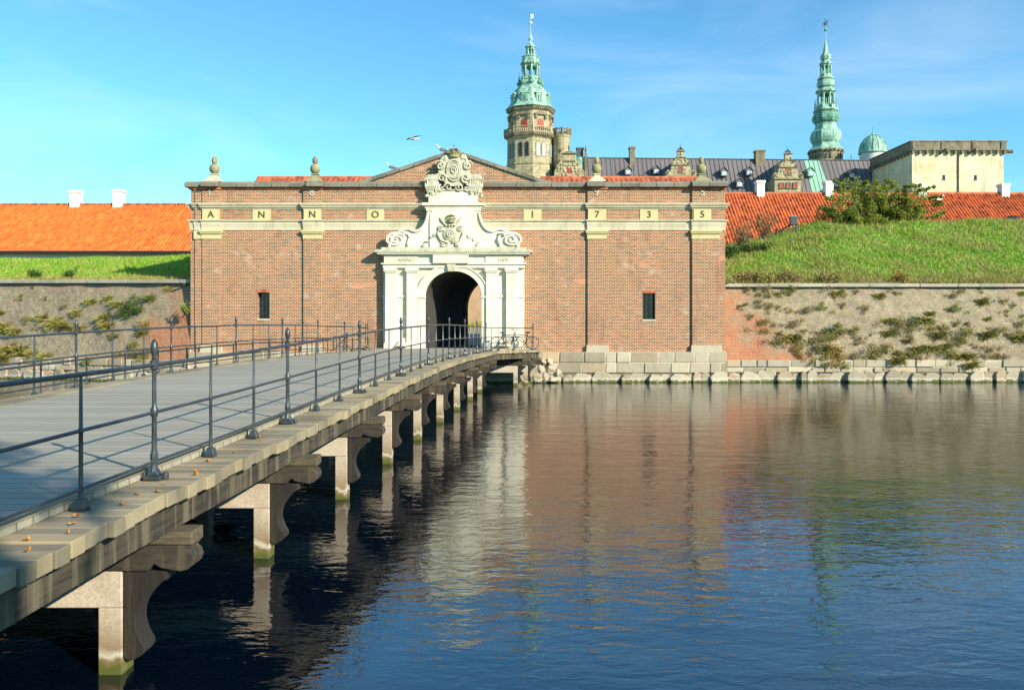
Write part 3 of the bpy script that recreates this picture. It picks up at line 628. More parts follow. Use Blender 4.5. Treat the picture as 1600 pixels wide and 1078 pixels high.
# plinth blocks under the gate
def block_wall(mb, x0, x1, y, z0, z1, rows, seed, wmin=.55, wmax=1.5, rough=.03, depth=.5):
    r = random.Random(seed); zz = z0
    for h in rows:
        if zz >= z1-.03: break
        h = min(h, z1-zz); x = x0
        while x < x1-.05:
            w = r.uniform(wmin, wmax); x2 = min(x+w, x1)
            if x1-x2 < wmin*.5: x2 = x1
            d = r.uniform(-rough, rough); g_ = .018
            mb.box(x+g_, x2-g_, y+d, y+depth, zz+g_, zz+h-g_, .015, .02); x = x2
        zz += h
def rubble(mb, x0, x1, y, z0, z1, seed, depth=.55):
    r = random.Random(seed); x = x0
    while x < x1:
        w = r.uniform(.3, 1.1); h = (z1-z0)*r.uniform(.90, 1.12); cx_ = x+w/2; n = 9
        pts = []
        for k in range(n):
            a = 2*math.pi*k/n+r.uniform(-.2, .2); ca, sa = math.cos(a), math.sin(a); q_ = max(abs(ca), abs(sa))**.75
            pts.append((cx_+w*.50*ca/q_*r.uniform(.88, 1.06), z0+h*.5+h*.5*sa/q_*r.uniform(.86, 1.04)))
        yj = r.uniform(-.16, .16); o = len(mb.V); v = [(p_[0], y+yj+r.uniform(0, .05), p_[1]) for p_ in pts]+[(cx_+(p_[0]-cx_)*1.15, y+depth, p_[1]) for p_ in pts]
        mb.add(v, [tuple(range(n))]+[((i+1) % n, i, i+n, (i+1) % n+n) for i in range(n)]); x += w*.93
for xa, xb, sd_ in ((gx(836), GR+.05, 5), (GL-.05, -8.7, 6)):
    m = MB(); block_wall(m, xa, xb, 43.72, .48, 1.60, [.55, .57], sd_); m.build('plinth', M['blocks'], gate, bevel=.03)
    m = MB(); rubble(m, xa, xb, 43.6, -.25, .50, sd_+3); m.build('rubble_footing', M['blocks'], gate, bevel=.03)
MB().box(GL, GR, 43.77, 44.4, .5, 1.585).build('plinth_core', M['mortar'], gate); MB().box(GL, GR, 43.79, 44.4, -.5, .5).build('rubble_core', M['castle_dark'], gate)
# heap of pale rocks where the bridge meets the plinth
rk = random.Random(31)
for (bx_, bz_, rx_, rz_) in ((1.25, .22, .42, .40), (1.75, .30, .34, .36), (2.15, .18, .33, .30), (1.5, .72, .30, .26), (1.95, .66, .28, .28), (2.35, .50, .22, .22), (1.62, 1.05, .24, .22), (1.95, 1.05, .20, .24)):
    m = MB().ball((bx_, 43.48, bz_), rx_, .32, rz_, 7, 5); m.V = [tuple(c+rk.uniform(-.07, .07) for c in v) for v in m.V]; m.build('abutment_rock', M['blocks'], gate, bevel=.02)

# ------------------------------------------------------------------ portal (part of the gatehouse)
PO = GY-.42
portal = MB()
A0, A1 = gx(665), gx(753.5)
wall_with_holes(portal, gx(600), gx(819), ZB+.12, gz(412.2), PO+.16, GY-.001, [], (A0, A1, ASP, ATOP))
portal = portal.build('portal', M['portal'], gate)
def pp(mb, name, mat='portal', bevel=.008, smooth=False): return mb.build(name, M[mat], portal, smooth, bevel=bevel)
for a, b in ((604, 620), (637, 653.5), (760, 776), (791, 807.5)):
    pp(MB().box(gx(a), gx(b), PO-.06, PO+.158, gz(535), gz(427)), 'pilaster')
    pp(MB().box(gx(a)-.03, gx(b)+.03, PO-.10, PO+.157, gz(427), gz(424.6)).box(gx(a)-.08, gx(b)+.08, PO-.15, PO+.156, gz(424.6), gz(421)).box(gx(a)-.04, gx(b)+.04, PO-.08, PO+.1565, gz(421), gz(419.5)), 'capital')
    pp(MB().box(gx(a)-.07, gx(b)+.07, PO-.14, PO+.156, ZB+.12, gz(536.5), 0, .0).box(gx(a)-.04, gx(b)+.04, PO-.10, PO+.157, gz(536.5), gz(534.5)), 'pilaster_base')
for a, b in ((599, 604), (620.5, 636.5), (776.5, 790.5), (808, 819.5)):
    pp(MB().box(gx(a), gx(b), PO+.10, PO+.159, gz(465), gz(462)), 'impost_band')
for a, b in ((621, 635), (777, 790)):        # sloping stone aprons between the pilasters
    pp(MB().prism([(gx(a), gz(540)), (gx(b), gz(540)), (gx(b), gz(528)), (gx(b)-.12, gz(528))], PO-.35, PO-.08), 'apron')
# arch ring
m = MB(); i0 = arch_pts(A0, A1, ASP, ATOP, 20); o0 = arch_pts(A0-.36, A1+.30, ASP, ATOP+.30, 20)
for i in range(20): m.prism([i0[i], i0[i+1], o0[i+1], o0[i]], PO+.04, PO+.158)
pp(m, 'arch_ring', bevel=0)
m = MB(); i1 = arch_pts(A0-.36, A1+.30, ASP, ATOP+.30, 20); o1 = arch_pts(A0-.43, A1+.37, ASP, ATOP+.37, 20)
for i in range(20): m.prism([i1[i], i1[i+1], o1[i+1], o1[i]], PO-.01, PO+.158)
pp(m, 'arch_moulding', bevel=0)
for a, b in ((A0-.36, A0+.02), (A1-.02, A1+.25)):
    pp(MB().box(a, b, PO+.05, PO+.158, ZB+.12, ASP-.06), 'jamb'); pp(MB().box(a-.03, b+.03, PO-.02, PO+.159, ASP-.06, ASP+.03), 'impost')
pp(MB().prism([(gx(701), gz(425)), (gx(711), gz(425)), (gx(713), gz(412)), (gx(699), gz(412))], PO-.14, PO+.1), 'keystone', 'portal_relief')
# entablature
def ent(name, a, b, z0, z1, pr, mat='portal'): return pp(MB().box(gx(a), gx(b), PO-pr, GY-.0015, z0, z1), name, mat)
ent('architrave', 600, 820, gz(419.5), gz(414), .02); ent('architrave_moulding', 597.5, 822.5, gz(414), gz(412), .10)
fr = ent('portal_frieze', 601.5, 818, gz(412), gz(400.5), .0)
for a, b in ((602, 655), (759, 817)): ent('frieze_block', a, b, gz(411.8), gz(400.5), .06)
put_text('ANNO', .30, gx(636.5), PO-.066, gz(407.3), M['engrave'], portal, 'inscription'); put_text('1600', .30, gx(786.5), PO-.066, gz(407.3), M['engrave'], portal, 'inscription')
ent('tablet', 678, 733, gz(412.5), gz(398.6), .20)
ent('cornice_bed', 597, 822, gz(400.5), gz(398.5), .10); ent('cornice_fascia', 592, 828, gz(398.5), gz(396.0), .26)
ent('cornice_top', 588, 831, gz(396.0), gz(391.5), .32, 'portal_relief'); ent('cornice_weathering', 598, 822, gz(391.5), gz(388), .15, 'portal_relief')
# upper stage: silhouettes sweep in from the volutes
def sweep(sgn, cx=709.5):
    c = smooth_pts([(100, 388), (92, 371), (80, 362), (70, 359.5), (60, 363), (51, 360), (44, 351), (40.5, 341), (39.5, 334)], 6)
    return [(gx(cx+sgn*x), gz(z)) for x, z in c]
m = MB(); lft = sweep(-1); rgt = sweep(1)
pts = lft+[(gx(668), gz(327)), (gx(751), gz(327))]+rgt[::-1]
m.prism(pts, PO-.02, GY-.001); up = pp(m, 'upper_stage')
pp(MB().box(gx(673), gx(746), PO-.10, PO-.021, gz(388), gz(334)).box(gx(676), gx(743), PO-.11, PO-.10, gz(340), gz(331)), 'centre_panel')
for s in (-1, 1):       # raised edge of the sweep and volutes
    e = [(x, PO-.05, z) for x, z in sweep(s)]
    pp(MB().tube(e, .085, 8), 'sweep_edge', 'portal', 0, True)
    cxp = 709.5+s*90
    sp = []
    for k in range(60):
        a = k/59*2*math.pi*2.1; r_ = lerp(.44, .06, k/59); sp.append((gx(cxp)+s*r_*1.25*math.cos(a+.6)*-1, PO-.06-.05*k/59, gz(376)+r_*.82*math.sin(a+.6)))
    pp(MB().tube(sp, .075, 8, .05), 'volute', 'portal', 0, True)
    pp(MB().prism([(gx(cxp)+.52*math.cos(t_), gz(376.5)+.36*math.sin(t_)) for t_ in [2*math.pi*q/20 for q in range(20)]], PO-.035, GY-.002), 'volute_block')
    pp(MB().tube([(gx(cxp-s*18), PO-.06, gz(386)), (gx(cxp-s*22), PO-.10, gz(376)), (gx(cxp-s*20), PO-.06, gz(367)), (gx(cxp-s*10), PO-.06, gz(364.5))], .07, 7), 'volute_leaf', 'portal', 0, True)
ent('upper_architrave', 667, 752, gz(331.5), gz(327), .06); ent('upper_cornice', 661, 757, gz(323.5), gz(319), .18); ent('upper_bed', 665, 754, gz(327), gz(323.5), .08)
ent('plinth_block', 671, 747, gz(319), gz(308), .10); ent('plinth_top', 676, 742, gz(308), gz(300), .02)
# carved work: many overlapping forms fused into one relief
def carve(name, mb, voxel=.022, nz=.02, mat='portal_relief'):
    o = mb.build(name, M[mat], portal)
    r = o.modifiers.new('fuse', 'REMESH'); r.mode = 'VOXEL'; r.voxel_size = voxel; r.use_smooth_shade = True
    return o
def spiral(mb, cx_, cz_, r, turns, y, th, s=1, ph=0, sq=1):
    pts = []
    n = int(16*turns)
    for k in range(n+1):
        a = ph+s*2*math.pi*turns*k/n; q = lerp(r, r*.12, k/n); pts.append((cx_+q*math.cos(a), y-.05*k/n, cz_+sq*q*math.sin(a)))
    mb.tube(pts, th, 7, th*.7)
def crown(mb, cx_, cz_, w, h, y):
    mb.lathe([(w*.42, 0), (w*.42, h*.22), (w*.40, h*.25)], (cx_, y, cz_), 14)
    for k in range(8):
        a = 2*math.pi*k/8; dx, dy = math.sin(a), -math.cos(a)
        mb.tube([(cx_+dx*w*.40, y+dy*w*.40, cz_+h*.22), (cx_+dx*w*.52, y+dy*w*.52, cz_+h*.5), (cx_+dx*w*.42, y+dy*w*.42, cz_+h*.78), (cx_+dx*w*.08, y+dy*w*.08, cz_+h*.86)], w*.055, 6)
        mb.ball((cx_+dx*w*.50, y+dy*w*.50, cz_+h*.45), w*.07)
        mb.ball((cx_+math.sin(a+.4)*w*.44, y-math.cos(a+.4)*w*.44, cz_+h*.30), w*.06)
    mb.ball((cx_, y, cz_+h*.93), w*.09); mb.ball((cx_, y, cz_+h*.40), w*.26, w*.26, h*.22)
rc = random.Random(11)
cx0, yc = gx(710), PO+.02
m = MB()        # great crest on top
m.prism([(cx0+.78*math.cos(t_)*(1+.06*math.cos(6*t_)), gz(270)+.80*math.sin(t_)) for t_ in [2*math.pi*q/28 for q in range(28)]], yc-.05, GY+.05)
for rr_, yy, th in ((.43, -.09, .06), (.33, -.13, .03)):
    m.tube([(cx0+rr_*.86*math.cos(t_), yc+yy, gz(269)+rr_*1.28*math.sin(t_)) for t_ in [2*math.pi*q/28 for q in range(29)]], th, 7)
m.ball((cx0, yc-.06, gz(269)), .30, .10, .42, 14, 9)
spiral(m, cx0, gz(269), .2, 1.6, yc-.16, .03, 1, 0, 1.3)
for s in (-1, 1):
    spiral(m, cx0+s*.72, gz(262), .22, 1.4, yc-.08, .07, s, R(90)); spiral(m, cx0+s*.62, gz(281), .26, 1.4, yc-.08, .07, -s, R(-60))
    spiral(m, cx0+s*.50, gz(249), .14, 1.2, yc-.04, .05, s, 0)
    spiral(m, cx0+s*.30, gz(295), .22, 1.3, yc-.08, .06, s, R(180)); spiral(m, cx0+s*.66, gz(297), .2, 1.2, yc-.06, .06, -s, R(90))
    m.tube([(cx0+s*.55, yc, gz(258)), (cx0+s*.85, yc-.03, gz(254)), (cx0+s*1.0, yc, gz(259))], .05, 6)
    m.tube([(cx0+s*.35, yc, gz(247)), (cx0+s*.62, yc, gz(250)), (cx0+s*.78, yc-.02, gz(262))], .09, 7)
    # supporters: fronds and drapery leaning outwards
    for k in range(7):
        bx = cx0+s*(.80+.11*k); m.tube([(bx-s*.1, yc, gz(303)), (bx+s*.02, yc-.10, gz(293)), (bx+s*.06, yc-.11, gz(283)), (bx-s*.12, yc-.04, gz(272+k*1.2))], .075, 7, .035)
    m.ball((cx0+s*1.12, yc, gz(289)), .36, .14, .50, 12, 8); m.ball((cx0+s*1.32, yc, gz(284)), .17, .12, .32)
    for k in range(9):
        m.ball((cx0+s*rc.uniform(.85, 1.45), yc-.06, gz(rc.uniform(298, 309))), rc.uniform(.05, .12), .1, rc.uniform(.05, .11), 8, 6)
    spiral(m, cx0+s*1.25, gz(305), .17, 1.3, yc-.05, .055, s, 0)
m.box(cx0-1.2, cx0+1.2, yc, GY-.01, gz(309), gz(300)+.0)
m.box(cx0-.75, cx0+.75, yc-.10, yc+.1, gz(300.5), gz(298))
carve('crest', m, .020)
m = MB(); crown(m, cx0, gz(246.5), .68, .46, PO+.10); m.lathe([(.28, 0), (.32, .06), (.28, .12)], (cx0, PO+.10, gz(249.5)), 14); carve('crest_crown', m, .016, mat='mossy')
MB().tube([(cx0, PO+.10, gz(233)), (cx0, PO+.10, gz(228.5))], .012, 5).tube([(cx0-.06, PO+.1, gz(230.2)), (cx0+.06, PO+.1, gz(230.2))], .012, 5).build('crown_cross', M['black'], portal)
m = MB(); c2 = gx(705); y2 = PO-.12        # cartouche in the panel
m.ball((c2, y2, gz(368)), .42, .12, .40, 14, 9); spiral(m, c2-.02, gz(368), .22, 1.8, y2-.12, .03, 1, 0)
for s in (-1, 1):
    spiral(m, c2+s*.50, gz(358), .16, 1.5, y2-.04, .05, s, R(180 if s > 0 else 0)); m.tube([(c2+s*.58, y2-.02, gz(357)), (c2+s*.66, y2-.06, gz(368)), (c2+s*.50, y2-.04, gz(377)), (c2+s*.1, y2-.04, gz(381))], .06, 7)
    m.tube([(c2+s*.25, y2, gz(354)), (c2+s*.48, y2-.03, gz(346)), (c2+s*.56, y2, gz(342))], .07, 7, .04)
    spiral(m, c2+s*.35, gz(384), .12, 1.3, y2-.02, .045, s, 0)
    for k in range(10):
        t_ = rc.random(); m.ball((c2+s*(.75+.7*t_), y2+.02, gz(366+t_*18+rc.uniform(-3, 3))), rc.uniform(.04, .09), .07, rc.uniform(.04, .09), 8, 6)
    for k in range(5): m.ball((c2+s*rc.uniform(.05, .5), y2, gz(rc.uniform(379, 386))), rc.uniform(.04, .07), .07, .06, 8, 6)
for k in range(4): m.ball((c2-.22+.15*k, y2-.04, gz(354)), .075)
carve('cartouche', m, .018)
m = MB(); crown(m, gx(706), gz(350), .46, .46, PO-.16); carve('cartouche_crown', m, .014, mat='mossy')
# ------------------------------------------------------------------ pantiled roofs
def pantiles(mb, x0, x1, y0, z0, y1, z1, pitch=.26, course=.34, amp=.05):
    n = max(2, int(round((x1-x0)/pitch))); L_ = math.hypot(y1-y0, z1-z0); nc = max(1, int(round(L_/course)))
    prof = [0, .5, .9, 1.0, .75, .2]
    nx = n*6+1; xs = [x0+(x1-x0)*i/(n*6) for i in range(nx)]; hs = [prof[i % 6]*amp for i in range(nx)]
    uy, uz = (y1-y0)/L_, (z1-z0)/L_; ny, nz_ = -uz*(1 if y1 > y0 else -1), abs(uy)
    if y1 < y0: ny = uz
    V = []; Fc = []
    for c in range(nc):
        for e, lift in ((0, .028), (1, 0)):
            t_ = (c+e)/nc
            V += [(x, lerp(y0, y1, t_)+ny*(h+lift), lerp(z0, z1, t_)+nz_*(h+lift)) for x, h in zip(xs, hs)]
    base = len(mb.V); rows = 2*nc
    for r_ in range(rows-1):
        for i in range(nx-1): a = base+r_*nx+i; Fc.append((a, a+1, a+nx+1, a+nx))
    mb.V += V; mb.F += Fc; return mb
def barracks(x0, x1, ye, ze, yr, zr, label, chim, wallmat='white', extra=None, mat='tile'):
    b = thing('barracks', ((x0+x1)/2, ye+1, 2.4), label, 'building')
    yb = yr+(yr-ye)
    MB().box(x0+.1, x1-.1, ye+.5, yb-.5, 1.8, ze+.05).prism([(0, 0)]*0 or [(x0+.1, ze), (x1-.1, ze), (x1-.1, ze+.1), (x0+.1, ze+.1)], ye+.5, yb-.5).build('wall', M['white'], b)
    am = .09 if x0 > 0 else .05
    m = MB(); pantiles(m, x0, x1, ye, ze, yr, zr, amp=am); pantiles(m, x0, x1, yb, ze, yr, zr, amp=am)
    rf = m.build('roof', M[mat], b, smooth=False)
    m = MB()
    for xe in (x0+.12, x1-.12): m.add([(xe, ye+.1, ze), (xe, yr, zr-.06), (xe, yb-.1, ze)], [(0, 1, 2)])
    m.build('gable_end', M['white'], b)
    x = x0; m = MB(); k = 0
    while x < x1: m.tube([(x, yr, zr+.05+.03*(k % 2)*0), (min(x+.42, x1), yr, zr+.075)], .13, 8); x += .40; k += 1
    m.build('ridge_tiles', M['tile_red'], rf)
    for (px0, px1, pt, pb) in chim:
        s = F/yr; X0, X1 = (px0-800)/s, (px1-800)/s; Z1 = EYE+(HOR-pt)/s; Z0 = zr-.75
        c = MB().box(X0+.05, X1-.05, yr-.35, yr+.35, Z0-.3, Z1-.22).build('chimney', M['white'], rf)
        MB().box(X0-.02, X1+.02, yr-.40, yr+.40, Z1-.22, Z1).build('chimney_cap', M['white'], c, bevel=.03)
        MB().box(X0-.04, X1+.04, yr-.62, yr-.20, Z0-.15, Z0+.22, .04, .04).build('chimney_flashing', M['white'], c)
    return b
s67 = F/68
lb = barracks(-62, -14.0, 62, EYE+(HOR-393)*62/F, 68, EYE+(HOR-321)*68/F, 'long low white barracks with bright orange roof, left of the gate', [(111, 127, 298, 0), (178, 194, 297, 0)])
MB().tube([(-61.9, 61.95, EYE+(HOR-393)*62/F-.06), (-14.1, 61.95, EYE+(HOR-393)*62/F-.06)], .11, 8).build('gutter', M['black'], lb)
rb = barracks(13.9, 62, 62, 8.2, 68, EYE+(HOR-304)*68/F, 'long low barracks with orange roof and white chimneys, right behind the green bank', [(1180, 1194, 283, 0), (1287, 1301, 284, 0), (1432, 1446, 291, 0), (1561, 1575, 288, 0)], mat='tile_right')
def on_roof(px, py):    # point on the right roof's front slope
    y0, z0, y1, z1 = 62, 8.2, 68, EYE+(HOR-304)*68/F
    k = (HOR-py)/F; t_ = (EYE+k*y0-z0)/((z1-z0)-k*(y1-y0)); Y = y0+t_*(y1-y0); return (px-800)*Y/F, Y, z0+t_*(z1-z0)
for px_, py_ in ((1583, 344),):
    X, Y, Z = on_roof(px_, py_); M4 = Matrix.Translation((X, Y-.12, Z+.12)) @ Matrix.Rotation(math.atan2(5.2, 6), 4, 'X')
    MB().mbox(M4, .34, .30, .05).build('skylight', M['glass'], rb)
roofm = thing('tiled_roof', (-2, 47, 8.4), 'low orange-red tiled roof just showing behind the gate parapet', 'roof')
for a, b in ((402, 600), (845, 1091)):
    m = MB(); pantiles(m, (a-800)*50/F, (b-800)*50/F, 47.0, 10.3, 50, EYE+(HOR-279.5)*50/F, .30); m.build('roof_slope', M['tile_red'], roofm)
    m = MB().tube([((a-800)*50/F, 50, EYE+(HOR-279.5)*50/F+.03), ((b-800)*50/F, 50, EYE+(HOR-279.5)*50/F+.03)], .13, 8); m.build('ridge_tiles', M['tile_red'], roofm)
MB().box(gx(402)*50/44*1.0, 11.0, 47.5, 50.5, 8.4, 10.4).build('roof_frame', M['castle_dark'], roofm)
# courtyard wall seen through the passage
cw = thing('courtyard_wall', (0, 77, 2.4), 'sunlit brick rampart wall seen through the gate passage', 'wall')
M['court_brick'] = m_stone('courtyard_brick', (.46, .30, .18), (.30, .22, .13), 1.0)
MB().box(-14, 13.6, 77, 78, 2.2, 8.6).build('brick_face', M['court_brick'], cw)
# ------------------------------------------------------------------ curtain walls, banks
def SH(x): return max(0.0, min(8.0, (-17.0-x)*.27))
LBAT = .7
def curtain(name, x0, x1, yb, zc, label, sgn):
    """battered wall: foot at yb, coping at height zc; the left one swings back from the gate"""
    w = thing(name, ((x0+x1)/2, yb, 0), label, 'wall'); bat = 1.5 if sgn > 0 else LBAT
    def A_(m):
        if sgn < 0: m.V = [(a, b+SH(a), c+SH(a)*.045*max(0, c)/zc) for a, b, c in m.V]
        return m
    def SB(a, b, y0, y1, z0, z1):
        m = MB(); x = a
        while x < b: m.box(x, min(x+1.0, b), y0, y1, z0, z1); x += 1.0
        return m
    m = MB(); n = max(2, int((x1-x0)/.5)); k = 14; V = []
    for j in range(k+1):
        for i in range(n+1):
            x = x0+(x1-x0)*i/n; t_ = j/k
            b = .05*math.sin(x*.9+t_*4)*math.sin(t_*math.pi)+.03*math.sin(x*2.3+1)
            V.append((x, yb+.18+bat*t_-b, lerp(1.12, zc-.17, t_)))
    m.add(V, [(j*(n+1)+i, j*(n+1)+i+1, (j+1)*(n+1)+i+1, (j+1)*(n+1)+i) for j in range(k) for i in range(n)])
    A_(m).build('face', M['curtain'], w, True)
    m = MB(); r = random.Random(int(abs(x0)*7)); x = x0
    while x < x1:
        l_ = r.uniform(1.1, 2.4); x2 = min(x+l_, x1); d = r.uniform(-.03, .03); m.box(x+.008, x2-.008, yb+bat-.06+d, yb+bat+.9, zc-.19, zc+r.uniform(-.015, .015)); x = x2
    A_(m).build('coping', M['stone_cap'], w, bevel=.02)
    m = MB(); block_wall(m, x0, x1, yb-.02, .50, 1.18, [.28, .42], int(abs(x0)*3)+1, .4, 1.3, .06); A_(m).build('stone_footing', M['blocks'], w, bevel=.04)
    m = MB(); rubble(m, x0, x1, yb-.16, -.25, .55, int(abs(x0)*5)+2); A_(m).build('rubble_footing', M['blocks'], w, bevel=.04)
    A_(SB(x0, x1, yb+.05, yb+.6, .5, 1.14)).build('footing_core', M['mortar'], w); A_(SB(x0, x1, yb+.06, yb+.6, -.5, .5)).build('rubble_core', M['castle_dark'], w)
    return w
M['stone_cap'] = m_stone('grey_cap_stone', (.40, .38, .31), (.24, .22, .16), 2, isl=.35, amt=.8)
RY, LY = 43.85, 43.62; RZC = EYE+57/F*(RY+1.5); LZC = EYE+63/F*(LY+.7)
curtain('rampart_wall', GR+.02, 62, RY, RZC, 'weathered sloping rampart wall with plants, right of the gatehouse', 1)
curtain('rampart_wall', -62, GL-.0, LY, LZC, 'weathered sloping rampart wall, left of the gatehouse behind the bridge', -1)
def RH(x): return interp([(10, 8.1), (15.5, 8.5), (18.9, 9.45), (21.7, 10.15), (26, 10.3), (60, 10.15)], x)
def RB(x, y):
    t_ = max(0, min(1, (y-(RY+1.6))/13.5)); t_ = t_*t_*(3-2*t_)*.55+t_*.45
    return RZC-.12+(RH(x)-RZC)*t_+.10*math.sin(x*1.1+y*.7)*math.sin(y*.9)+.09*math.sin(x*.43-y*1.3)+.04*math.sin(x*2.3+1.9*y)
def LB(x, y):
    t_ = max(0, min(1, (y-(LY+.8))/12.5)); t_ = t_*t_*(3-2*t_)*.4+t_*.6
    h = interp([(-60, 7.45), (-34, 7.55), (-26, 7.62), (-22, 7.75), (-18, 7.35), (-15, 7.1)], x); return LZC-.12+SH(x)*.045*(1-t_)+(h-LZC)*t_+.04*math.sin(x*.9+y*.7)
def YS(x, y, y0, y1): return y if x > 0 else y+SH(x)*max(0, 1-(y-y0)/(y1-y0))
def bank(name, fn, x0, x1, y0, y1, yedge):
    nx, ny = int((x1-x0)/.6), int((y1-y0)/.5); V = []
    for j in range(ny+1):
        for i in range(nx+1):
            x = x0+(x1-x0)*i/nx; y = y0+(y1-y0)*j/ny; V.append((x, YS(x, y, y0, y1), fn(x, min(y, yedge))-(max(0, y-yedge)*.55)))
    m = MB().add(V, [(j*(nx+1)+i, j*(nx+1)+i+1, (j+1)*(nx+1)+i+1, (j+1)*(nx+1)+i) for j in range(ny) for i in range(nx)])
    o = m.build(name, M['turf'], None, True); return tag(o, None, None, kind='structure')
bank('right_bank', RB, GR, 62, RY+1.8, 61.8, 60)
bank('left_bank', LB, -62, GL+.0, LY+1.0, 60.5, 58)
def blades(name, pts, h, w, mat, lean=.4, kind='stuff', label='x', cat='grass', parent=None):
    n = len(pts); P0 = np.array(pts); a = RNG.uniform(0, 2*np.pi, n); hh = h*RNG.uniform(.5, 1.3, n); ww = w*RNG.uniform(.6, 1.4, n)
    la = RNG.uniform(0, 2*np.pi, n); ll = hh*RNG.uniform(0, lean, n)*1.5
    d = np.stack([np.cos(a), np.sin(a), np.zeros(n)], 1)*ww[:, None]/2; l_ = np.stack([np.cos(la)*ll, np.sin(la)*ll, hh], 1)
    V = np.empty((n, 4, 3)); V[:, 0] = P0-d; V[:, 1] = P0+d; V[:, 2] = P0+d*.6+l_*.6; V[:, 3] = P0+l_
    return np_mesh(name, V.reshape(-1, 3), n, 4, mat, kind, label, cat, parent)
def np_mesh(name, V, n, k, mat, kind=None, label=None, cat=None, parent=None):
    me = bpy.data.meshes.new(name); me.vertices.add(n*k); me.vertices.foreach_set('co', V.astype(np.float32).ravel())
    me.loops.add(n*k); me.loops.foreach_set('vertex_index', np.arange(n*k, dtype=np.int32)); me.polygons.add(n)
    me.polygons.foreach_set('loop_start', np.arange(0, n*k, k, dtype=np.int32)); me.update(calc_edges=True); me.validate()
    me.materials.append(mat); o = bpy.data.objects.new(name, me); COL.objects.link(o)
    if parent is not None: o.parent = parent
    if kind or label: tag(o, label, cat, kind=kind)
    return o
def scatter(n, x0, x1, y0, y1, fn, dens=None):
    out = []
    while len(out) < n:
        x = RNG.uniform(x0, x1); y = RNG.uniform(y0, y1)
        if dens is None or RNG.random() < dens(x, y): out.append((x, YS(x, y, LY+1.0, 60.5), fn(x, y)-.02))
    return out
def nz2(x, y): return .5+.5*math.sin(x*.8+2*math.sin(y*.6))*math.sin(y*.9+1.7*math.sin(x*.5))
ry0 = RY+1.75
blades('green_grass', scatter(52000, GR+.1, 40, ry0+1.5, 60.5, RB, lambda x, y: min(1, .35+(y-ry0)/9)), .20, .05, M['grass'], .9, label='short bright green grass covering the right bank', cat='grass')
blades('dry_grass', scatter(34000, GR+.1, 40, ry0, 60, RB, lambda x, y: max(.26*nz2(x, y)+.03, 1-(y-ry0)/4.2-.25*nz2(x, y))), .34, .045, M['grass_dry'], 1.0, label='taller yellow-green grass along the lower right bank and coping', cat='grass')
ly0 = LY+.95
blades('green_grass', scatter(30000, -40, GL-.1, ly0+.3, 58.3, LB, lambda x, y: min(1, .35+(y-ly0)/5)), .20, .05, M['grass'], .9, label='short green grass covering the left bank', cat='grass')
blades('dry_grass', scatter(12000, -40, GL-.1, ly0, 56, LB, lambda x, y: max(.06, 1-(y-ly0)/3.5)), .24, .045, M['grass_dry'], 1.0, label='yellowed grass along the coping of the left rampart wall', cat='grass')

blades('courtyard_grass', [(RNG.uniform(-9, 4), RNG.uniform(74, 77)-RNG.exponential(.3), 2.55) for _ in range(3500)], .55, .08, M['grass_dry'], .8, label='rough yellow grass at the foot of the sunlit wall beyond the gate passage', cat='grass')
# ------------------------------------------------------------------ plants
def leaf_cloud(centres, n, r, size, squash=(1, 1, 1)):
    C = np.array(centres); idx = RNG.integers(0, len(C), n); rad = r if np.isscalar(r) else np.array(r)[idx][:, None]
    D = RNG.normal(size=(n, 3)); D /= np.linalg.norm(D, axis=1)[:, None]
    P0 = C[idx]+D*(RNG.uniform(.25, 1, (n, 1))**.6)*rad*np.array(squash)
    u = RNG.normal(size=(n, 3)); u /= np.linalg.norm(u, axis=1)[:, None]; v = np.cross(u, RNG.normal(size=(n, 3))); v /= np.linalg.norm(v, axis=1)[:, None]
    s = size*RNG.uniform(.6, 1.4, (n, 1)); V = np.empty((n, 4, 3)); V[:, 0] = P0-u*s; V[:, 1] = P0+v*s*.45; V[:, 2] = P0+u*s; V[:, 3] = P0-v*s*.45
    return V.reshape(-1, 3), n
def limb(mb, a, b, r0, r1, bend=.15, n=5, rr=random):
    a, b = Vector(a), Vector(b); L_ = (b-a).length; o = Vector((rr.uniform(-1, 1), rr.uniform(-1, 1), rr.uniform(-.3, .6)))*bend*L_
    mb.tube([a.lerp(b, i/n)+o*math.sin(math.pi*i/n) for i in range(n+1)], r0, 6, r1); return b
